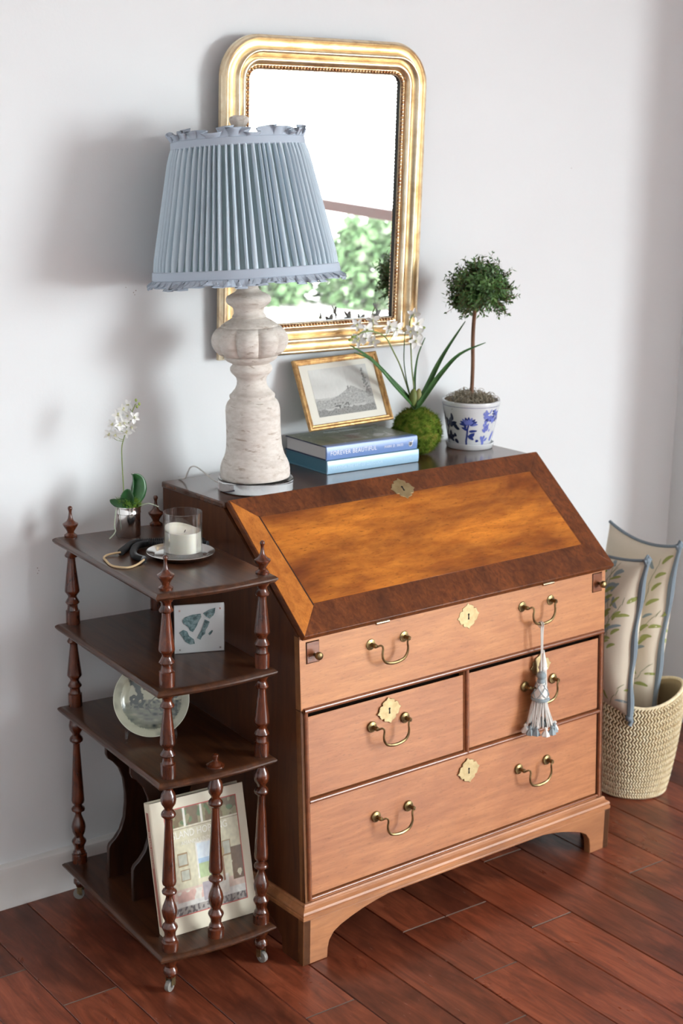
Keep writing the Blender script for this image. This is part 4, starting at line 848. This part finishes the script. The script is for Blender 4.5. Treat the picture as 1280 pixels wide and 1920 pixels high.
for k in range(420):
    a = rnd.uniform(0, 2*pi); r = .066*sqrt(rnd.random()); c = Vector((r*cos(a), r*sin(a), .113+.024*(1-(r/.07)**2)+rnd.uniform(-.004,.008))); e = Vector((rnd.gauss(0,1),rnd.gauss(0,1),rnd.gauss(0,1))).normalized(); f_ = e.orthogonal().normalized(); R_ = rnd.uniform(.005,.013); a1 = rnd.uniform(2,5)
    mb.tube([c+e*R_*cos(t_*a1)+f_*R_*sin(t_*a1)+e.cross(f_)*.004*t_ for t_ in [i/6 for i in range(7)]], .00065, 4)
o = mb.build('spanish_moss', plain('spanish_moss', (.30,.26,.19), .9), to); o['kind'] = 'stuff'
MB().lathe([(.1005,.0005),(.1008,.066),(.112,.058),(.120,.03),(.122,.001)], 30, caps=False).build('soil', plain('soil', (.05,.035,.02), .95), to)
bc_ = LT*.0065-H*.078+Vector((0,0,.4095))
tp = [(0,0,.105),tuple(LT*.001+Vector((0,0,.20))),tuple(LT*-.003-H*.020+Vector((0,0,.29))),tuple(LT*-.002-H*.050+Vector((0,0,.36))),tuple(bc_)]
M_trunk = wood('topiary_trunk', (.13,.060,.030), (.27,.14,.080), 'z', grain=60, stretch=4, rough=.7, blotch=.3, blotch_col=None, coat=0, bump=.3)
MB().tube(smooth_path(tp,8), [.0050]*25+[.0040]*8, 10).build('trunk', M_trunk, to)
t = NT('myrtle_leaf'); nz = t.noise(t.coord(), 45, 3); M_myr = t.set(Base_Color=t.ramp(nz, [(.33,(.026,.068,.020)),(.5,(.062,.150,.036)),(.68,(.125,.235,.060))]), Roughness=.45)
fo = MB(); tw = MB(); RB = .079
for k in range(520):
    d = Vector((rnd.gauss(0,1), rnd.gauss(0,1), rnd.gauss(0,1))).normalized()
    if d.z < -.72: continue
    ext = RB*(rnd.uniform(.80,1.02) if rnd.random() < .86 else rnd.uniform(1.02,1.20))*(1+.14*noise.noise(d*2.1+Vector((4,1,2))))
    r0 = rnd.uniform(.15,.62)*RB; e = d.orthogonal().normalized(); bend = (e*cos(k*2.4)+d.cross(e)*sin(k*2.4))*rnd.uniform(-.012,.012)+Vector((0,0,rnd.uniform(-.012,.004)))
    P = [bc_+d*(r0+(ext-r0)*t_)+bend*t_*t_ for t_ in [i/7 for i in range(8)]]; tw.tube(P, .00055, 4, caps=False)
    for i in range(1, 8):
        for s_ in (0, 1):
            ax = (P[i]-P[i-1]).normalized(); o_ = ax.orthogonal().normalized(); a = i*1.57+s_*pi+k; side = o_*cos(a)+ax.cross(o_)*sin(a); L = rnd.uniform(.009,.0155)
            dr = (ax*.55+side*.85+Vector((0,0,-.1))).normalized(); wv = dr.cross(ax).normalized()*L*.21; m_ = P[i]+dr*L*.45
            fo.add([P[i], m_+wv, P[i]+dr*L, m_-wv], [(0,1,2,3)])
o = fo.build('foliage', M_myr, to, smooth=False, fix=False); o['kind'] = 'stuff'
o = tw.build('twigs', M_trunk, to, fix=False); o['kind'] = 'stuff'

# ------------------------------------------------------------------ gilt mirror
mi = tag(bpy.data.objects.new('wall_mirror', None), 'gilt arched-corner mirror with beaded inner edge hanging on the white wall', 'mirror'); COL.objects.link(mi)
mi.matrix_world = Matrix.Translation((.150, YW-.001, 1.2245)) @ Matrix.Rotation(R(-1.2), 4, 'Z') @ Matrix.Rotation(R(1.3), 4, 'X')
MW, MH = .577, .729; RC = .098
t = NT('gilded_gesso'); nz = t.noise(t.coord(), 26, 5, .65, .5); nz2 = t.noise(t.coord((6,1,1)), 40, 3)
c = t.ramp(nz, [(.28,(.60,.44,.26)),(.45,(.78,.63,.42)),(.65,(.88,.77,.56))]); t.set(Base_Color=c, Metallic=1, Roughness=t.ramp(nz, [(.3,(.42,)*3),(.7,(.32,)*3)])); t.bump(nz, .08, .002); M_gold = t.mat
M_bead2 = metal_mat('gilded_beads', (.80,.58,.32), .3, (.40,.17,.07)); M_red = plain('red_bole', (.20,.055,.022), .6, .3)
def path_pt():
    P = [((0,0),(1,1)), ((MW,0),(-1,1))]   # corner and inward mitre
    for i in range(17): a = pi/2*i/16; P.append(((MW-RC+RC*cos(a), MH-RC+RC*sin(a)), (-cos(a), -sin(a))))
    for i in range(17): a = pi/2+pi/2*i/16; P.append(((RC+RC*cos(a), MH-RC+RC*sin(a)), (-cos(a), -sin(a))))
    return P
PP = path_pt()
def sweep(name, prof, mat, parent, angle=40):
    n = len(prof); m_ = len(PP); vs = [(p[0]+q[0]*d, -o, p[1]+q[1]*d) for p, q in PP for d, o in prof]
    return MB().add(vs, [(k*n+j, k*n+(j+1) % n, ((k+1) % m_)*n+(j+1) % n, ((k+1) % m_)*n+j) for k in range(m_) for j in range(n)]).build(name, mat, parent, angle=angle)
def arc(d0, d1, o0, h, n=8): return [(d0+(d1-d0)*i/n, o0+h*sin(pi*i/n)) for i in range(n+1)]
prof = [(.004,.0165),(0,.0170),(0,.0280),(.0012,.0290)]+arc(.0014,.0130,.0310,.0085,8)[1:]+[(.0145,.0285),(.0175,.0262),(.0210,.0265),(.0240,.0295),(.0255,.0340)]+arc(.0258,.0440,.0370,.0125,12)+[(.0452,.0335)]+arc(.0456,.0625,.0340,.0065,8)+[(.0632,.0310),(.0645,.0285),(.0740,.0270),(.0752,.0255),(.0755,.0165)]
sweep('frame', prof, M_gold, mi)
sweep('bead_ground', [(.0655,.0280),(.0738,.0280),(.0738,.0265),(.0655,.0265)], plain('bead_ground', (.16,.055,.02), .5), mi)
sweep('rebate', [(.0745,.0250),(.0757,.0250),(.0757,.0170),(.0745,.0170)], plain('rebate_dark', (.035,.038,.034), .5), mi)
mb = MB(); tot = []
inn_ = [(p[0]+q[0]*.0698, p[1]+q[1]*.0698) for p, q in PP]; inn_.append(inn_[0]); acc = 0; stepb = .0088
for (xa, za), (xb, zb) in zip(inn_, inn_[1:]):
    L = hypot(xb-xa, zb-za); s = (stepb-acc) if acc else 0
    while s < L: mb.ball((xa+(xb-xa)*s/L, -.0292, za+(zb-za)*s/L), .0042, 8, 5); s += stepb
    acc = (L-(s-stepb)) if L > 0 else acc
o = mb.build('bead_trim', M_bead2, mi); o['kind'] = 'stuff'
gl = plain('mirror_silver', (.93,.94,.94), .005, 1)
mb = MB(); g = [(p[0]+q[0]*.0745, -.0190, p[1]+q[1]*.0745) for p, q in PP]; mb.add(g, [tuple(range(len(g)))]); mb.build('mirror_glass', gl, mi, smooth=False)
MB().add([(p[0]+q[0]*.004, -.0105, p[1]+q[1]*.004) for p, q in PP], [tuple(range(len(PP)))]).build('backboard', M_red, mi, smooth=False)

# ------------------------------------------------------------------ straw basket with two leaf-print cushions
bk0 = Vector((1.265,-.366,0))
bk = thing('straw_basket', 'pale woven straw basket on the floor right of the desk', 'basket', bk0)
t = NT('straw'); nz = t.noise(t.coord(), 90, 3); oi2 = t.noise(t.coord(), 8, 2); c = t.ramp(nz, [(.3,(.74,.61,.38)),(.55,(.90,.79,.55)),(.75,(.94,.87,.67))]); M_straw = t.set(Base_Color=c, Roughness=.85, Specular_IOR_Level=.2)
def brad(t_): return .084+.030*min(1, t_*1.15)**.8+.004*sin(3*t_)
def rim_h(a): # a from picture-right; ends rise toward the handles
    return .268+.040*(cos(a)**2)
def bpt(a, t_, off=0):
    ex = 1.0+.06*cos(2*a); r = brad(t_)*ex+off; d = LT*cos(a)+H*sin(a); z = rim_h(a)*t_; return Vector((d.x*r, d.y*r, z+.002))
shell = MB().grid(lambda u, v: bpt(2*pi*u, v, -.004), 72, 18, wrap=True); shell.add([(0,0,.003)]+[bpt(2*pi*i/40, 0, -.002) for i in range(40)], [(0,i+1,(i+1) % 40+1) for i in range(40)])
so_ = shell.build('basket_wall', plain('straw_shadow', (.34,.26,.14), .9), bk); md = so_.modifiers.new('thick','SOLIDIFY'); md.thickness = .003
wv = MB(); rows = 30; per = 78   # each braid row: slanted straw strands, leaning alternately
for j in range(rows):
    t0, t1 = j/rows, (j+1.25)/rows
    for i in range(per):
        a = 2*pi*(i+.5*(j % 2)*0)/per; da = 2*pi/per*.95*(1 if j % 2 else -1); p = []
        for q in range(5):
            f_ = q/4; p.append(bpt(a+da*(f_-.5), min(1, t0+(t1-t0)*f_), .0005+.0030*sin(pi*f_)))
        wv.tube(p, [.0020,.0036,.0040,.0036,.0020], 5, flat=.55)
o = wv.build('straw_braid', M_straw, bk, fix=False); o['kind'] = 'stuff'
MB().tube([bpt(2*pi*i/64, 1.0, 0)+Vector((0,0,.002)) for i in range(65)], .0045, 7).build('rim', M_straw, bk)
t = NT('cream_linen'); nz = t.noise(t.coord(), 300, 2); M_lin = t.set(Base_Color=(.70,.62,.50,1), Roughness=.9, Specular_IOR_Level=.1); t.bump(nz, .15, .001)
M_pipe = plain('blue_grey_piping', (.20,.25,.29), .75); M_lgr = plain('printed_leaf_green', (.30,.33,.10), .9); M_lbl = plain('printed_leaf_grey', (.26,.32,.33), .9); M_lst = plain('printed_stem', (.22,.24,.12), .9)
def cushion(label, top, bot, vec, W_c, thick, seed, knot=True):
    # near edge runs top->bot; the cushion extends from it along vec (away from the camera)
    top = Vector(top); bot = Vector(bot); vec = Vector(vec).normalized(); cen = bot
    o = thing('cushion', label, 'cushion', cen, 0, 'leaf-print cushions in the basket'); up = top-bot; L = up.length; up.normalize(); vec = (vec-up*vec.dot(up)).normalized(); n = vec.cross(up).normalized()
    rn = random.Random(seed)
    def surf(u, v, s, off=0): # u along vec 0..1 (0 near edge), v up 0..1
        pin = .045*(4*v*(1-v)); pu = .035*(4*u*(1-u)); uu = u*(1-2*pin)+pin*1.0 if False else u
        e = (1-abs(2*u-1)**2.6)*(1-abs(2*v-1)**2.6); h = thick*max(0, e)**.55*(1+.10*noise.noise(Vector((u*5+seed, v*5, s*2))))
        x = W_c*(u+(.5-u)*.10*(1-(2*v-1)**2)*-0.0); x += W_c*.05*(4*v*(1-v))*(1-2*u); y = L*v+L*.04*(4*u*(1-u))*(1-2*v)
        return vec*x+up*y+n*s*(h+off)
    mb = MB()
    for s in (-1, 1): mb.grid(lambda u, v: surf(u, v, s), 30, 36)
    mb.build('cover', M_lin, o, fix=True)
    ed = [surf(0, v/40, 1) for v in range(41)]; MB().tube([p-vec*.002+n*.002*sin(i*.5) for i, p in enumerate(ed)], [.0078+.0020*sin(i*.45) for i in range(41)], 8).build('piping', M_pipe, o)
    MB().tube([surf(u/30, 1, 1)+up*.001 for u in range(31)], .0045, 8).build('piping', M_pipe, o)
    k = surf(0, 1, 1); MB().ball(k, .010, 10, 7, sc3=(1,1,.9)).tube([k+n*.012+up*.002, k+up*.012, k-n*.012+up*.004, k-up*.010], .0055, 8).build('knot', M_pipe, o)
    k = surf(0, 0, 1); MB().ball(k, .011, 10, 7, sc3=(1,1,.8)).tube([k, k+n*.010-up*.010, k+n*.004-up*.022], .0060, 8).build('knot', M_pipe, o)
    lf = MB()
    def lprint(u, v, a, Ll, Wl, s, mi_):
        n_ = 12; pts = []
        for i in range(n_):
            tt = 2*pi*i/n_; x = cos(tt)*Ll/2; y = sin(tt)*Wl/2+.18*Wl*cos(2*tt); X = x*cos(a)-y*sin(a); Yy = x*sin(a)+y*cos(a); pts.append((min(max(u+X/W_c,.005),.995), min(max(v+Yy/L,.005),.995)))
        vs = [surf(u, v, s, .0008)]+[surf(p, q, s, .0008) for p, q in pts]; lf.add(vs, [(0,i+1,(i+1) % n_+1) for i in range(n_)], mi_)
    for s in (-1, 1):
        for st_ in range(11):
            u, v, a = rn.uniform(.1,.9), rn.uniform(.05,.5), rn.uniform(.9,2.2)
            for q in range(14):
                lprint(u, v, a, .024, .0016, s, 2)
                if q % 2: lprint(u+.020*cos(a+1.2)/W_c, v+.020*sin(a+1.2)/L, a+.8, rn.uniform(.024,.038), rn.uniform(.007,.012), s, rn.choice((0,0,1)))
                elif q % 4 == 0: lprint(u+.020*cos(a-1.2)/W_c, v+.020*sin(a-1.2)/L, a-.8, rn.uniform(.022,.036), rn.uniform(.007,.011), s, rn.choice((0,1,1)))
                u += .020*cos(a)/W_c; v += .020*sin(a)/L; a += rn.uniform(-.3,.3)
                if not (.03 < u < .97 and .03 < v < .97): break
    lf.build('printed_leaves', [M_lgr, M_lbl, M_lst], o, smooth=False, fix=False)
    return o
cushion('cream leaf-print cushion nearest the desk, its tied corner over the basket rim', (1.204,-.425,.673), (1.162,-.436,.250), (.02,1.0,0), .28, .066, 2)
cushion('cream leaf-print cushion standing at the far side of the basket', (1.338,-.414,.690), (1.296,-.400,.105), (.10,.99,0), .28, .060, 5)

# ------------------------------------------------------------------ large book in the whatnot's bottom tier
wm = Matrix.Translation((-.3,-.5,0)) @ Matrix.Rotation(-.0575113,4,'Z')
ib = tag(bpy.data.objects.new('coffee_table_book', None), 'large cream coffee-table book standing behind the turned posts of the bottom tier', 'book'); COL.objects.link(ib)
ibm = wm @ Matrix.Translation((-.280+.3, -.486+.5, SH[0]+.0005)) @ Matrix.Rotation(-atan2(.070,.283),4,'X'); ib.matrix_world = ibm
BW, BH, BT_ = .222, .286, .027
M_crm = plain('cream_jacket', (.70,.64,.50), .35); M_page2 = plain('book_pages', (.62,.59,.53), .85)
MB().box(.004, BW-.004, .003, BT_-.003, .004, BH-.004).build('page_block', M_page2, ib, smooth=False)
MB().box(0, BW, 0, .003, 0, BH).build('front_cover', M_crm, ib, smooth=False, bevel=.0008)
MB().box(0, BW, BT_-.003, BT_, 0, BH).build('back_cover', M_crm, ib, smooth=False, bevel=.0008)
MB().box(-.002, .003, .0005, BT_-.0005, 0, BH).build('spine', M_crm, ib, smooth=False, bevel=.0015)
MB().box(-.0024, -.0019, .009, BT_-.007, .022, BH-.020).build('spine_panel', plain('spine_red', (.36,.13,.09), .5), ib, smooth=False)
text_mesh('ISLAND HOPPING', .010, 'spine_lettering', M_crm, ib, lambda x, y: (-.0027, .0105+y, BH-.06-x), .9, 1.1)
def icov(u, v):
    f = lambda s, a: noise.noise(Vector((u*s+a, v*s, a)))
    c = (.60,.56,.40); 
    if v > .83: # windows band at the top
        c = (.16,.11,.05) if f(9,1) < .05 else (.26,.24,.12)
        if f(16,2) > .25: c = (.10,.16,.06)
        for s in (.26,.50,.735): 
            if abs(u-s) < .018: c = (.72,.70,.62)
    elif v > .80: c = (.30,.24,.14) if v < .812 else (.66,.61,.46)
    if .36 < u < .62 and .30 < v < .65:
        c = (.66,.74,.80)
        if v < .49: c = (.36,.50,.64)
        if v < .44: c = (.40,.50,.26)
        if u < .385 or u > .605 or v > .635: c = (.74,.72,.66)
    for x0, x1, y0, y1 in ((.10,.25,.45,.58),(.12,.26,.31,.42),(.73,.86,.45,.60)):
        if x0 < u < x1 and y0 < v < y1: c = (.30,.20,.10) if min(u-x0, x1-u, y-y0 if False else v-y0, y1-v) < .012 else (.44,.44,.36)
    if v < .24: c = (.62,.48,.40) if v > .14 else (.62,.60,.56)
    if .04 < u < .46 and .12 < v < .22: c = (.62,.40,.34) if f(10,4) > -.05 else (.66,.62,.54)
    if .40 < u < .58 and .08 < v < .26: c = (.34,.30,.32)
    if .62 < u < .78 and .10 < v < .28: c = (.70,.68,.60)
    if abs(u-.72) < .012 and .22 < v < .46: c = (.30,.14,.07)
    if hypot((u-.70)/1.0, (v-.50)*1.2) < .06: c = (.48,.38,.20)
    if v < .075: c = (.34,.31,.28) if f(30,5) < .1 else (.12,.10,.10)
    if u > .84 and .20 < v < .52 and f(8,7) > -.3: c = (.16,.10,.06)
    k = 1+.18*f(26,6); return tuple(min(.8, x*k) for x in c)
px0, px1, pz0, pz1 = .030, .200, .038, .262
mb = MB(); NU, NV2 = 100, 130; mb.grid(lambda u, v: (px0+(px1-px0)*u, -.0006, pz0+(pz1-pz0)*v), NU, NV2)
mb.build('cover_photograph', print_mat('cover_print', .3), ib, smooth=False, colors=[icov(i/NU, j/NV2) for j in range(NV2+1) for i in range(NU+1)])
MB().box(px0-.0022, px1+.0022, -.0004, .0005, pz0-.0022, pz1+.0022).build('red_border', plain('cover_red', (.50,.10,.08), .5), ib, smooth=False)
M_lt = plain('cover_lettering', (.82,.80,.72), .5)
text_mesh('ISLAND HOPPING', .0215, 'title_lettering', M_lt, ib, lambda x, y: (px0+.006+x, -.0011, .200+y), .80, 1.0)
text_mesh('AMANDA LINDROTH', .0120, 'author_lettering', M_lt, ib, lambda x, y: (px0+.030+x, -.0011, .184+y), .80, 1.05)
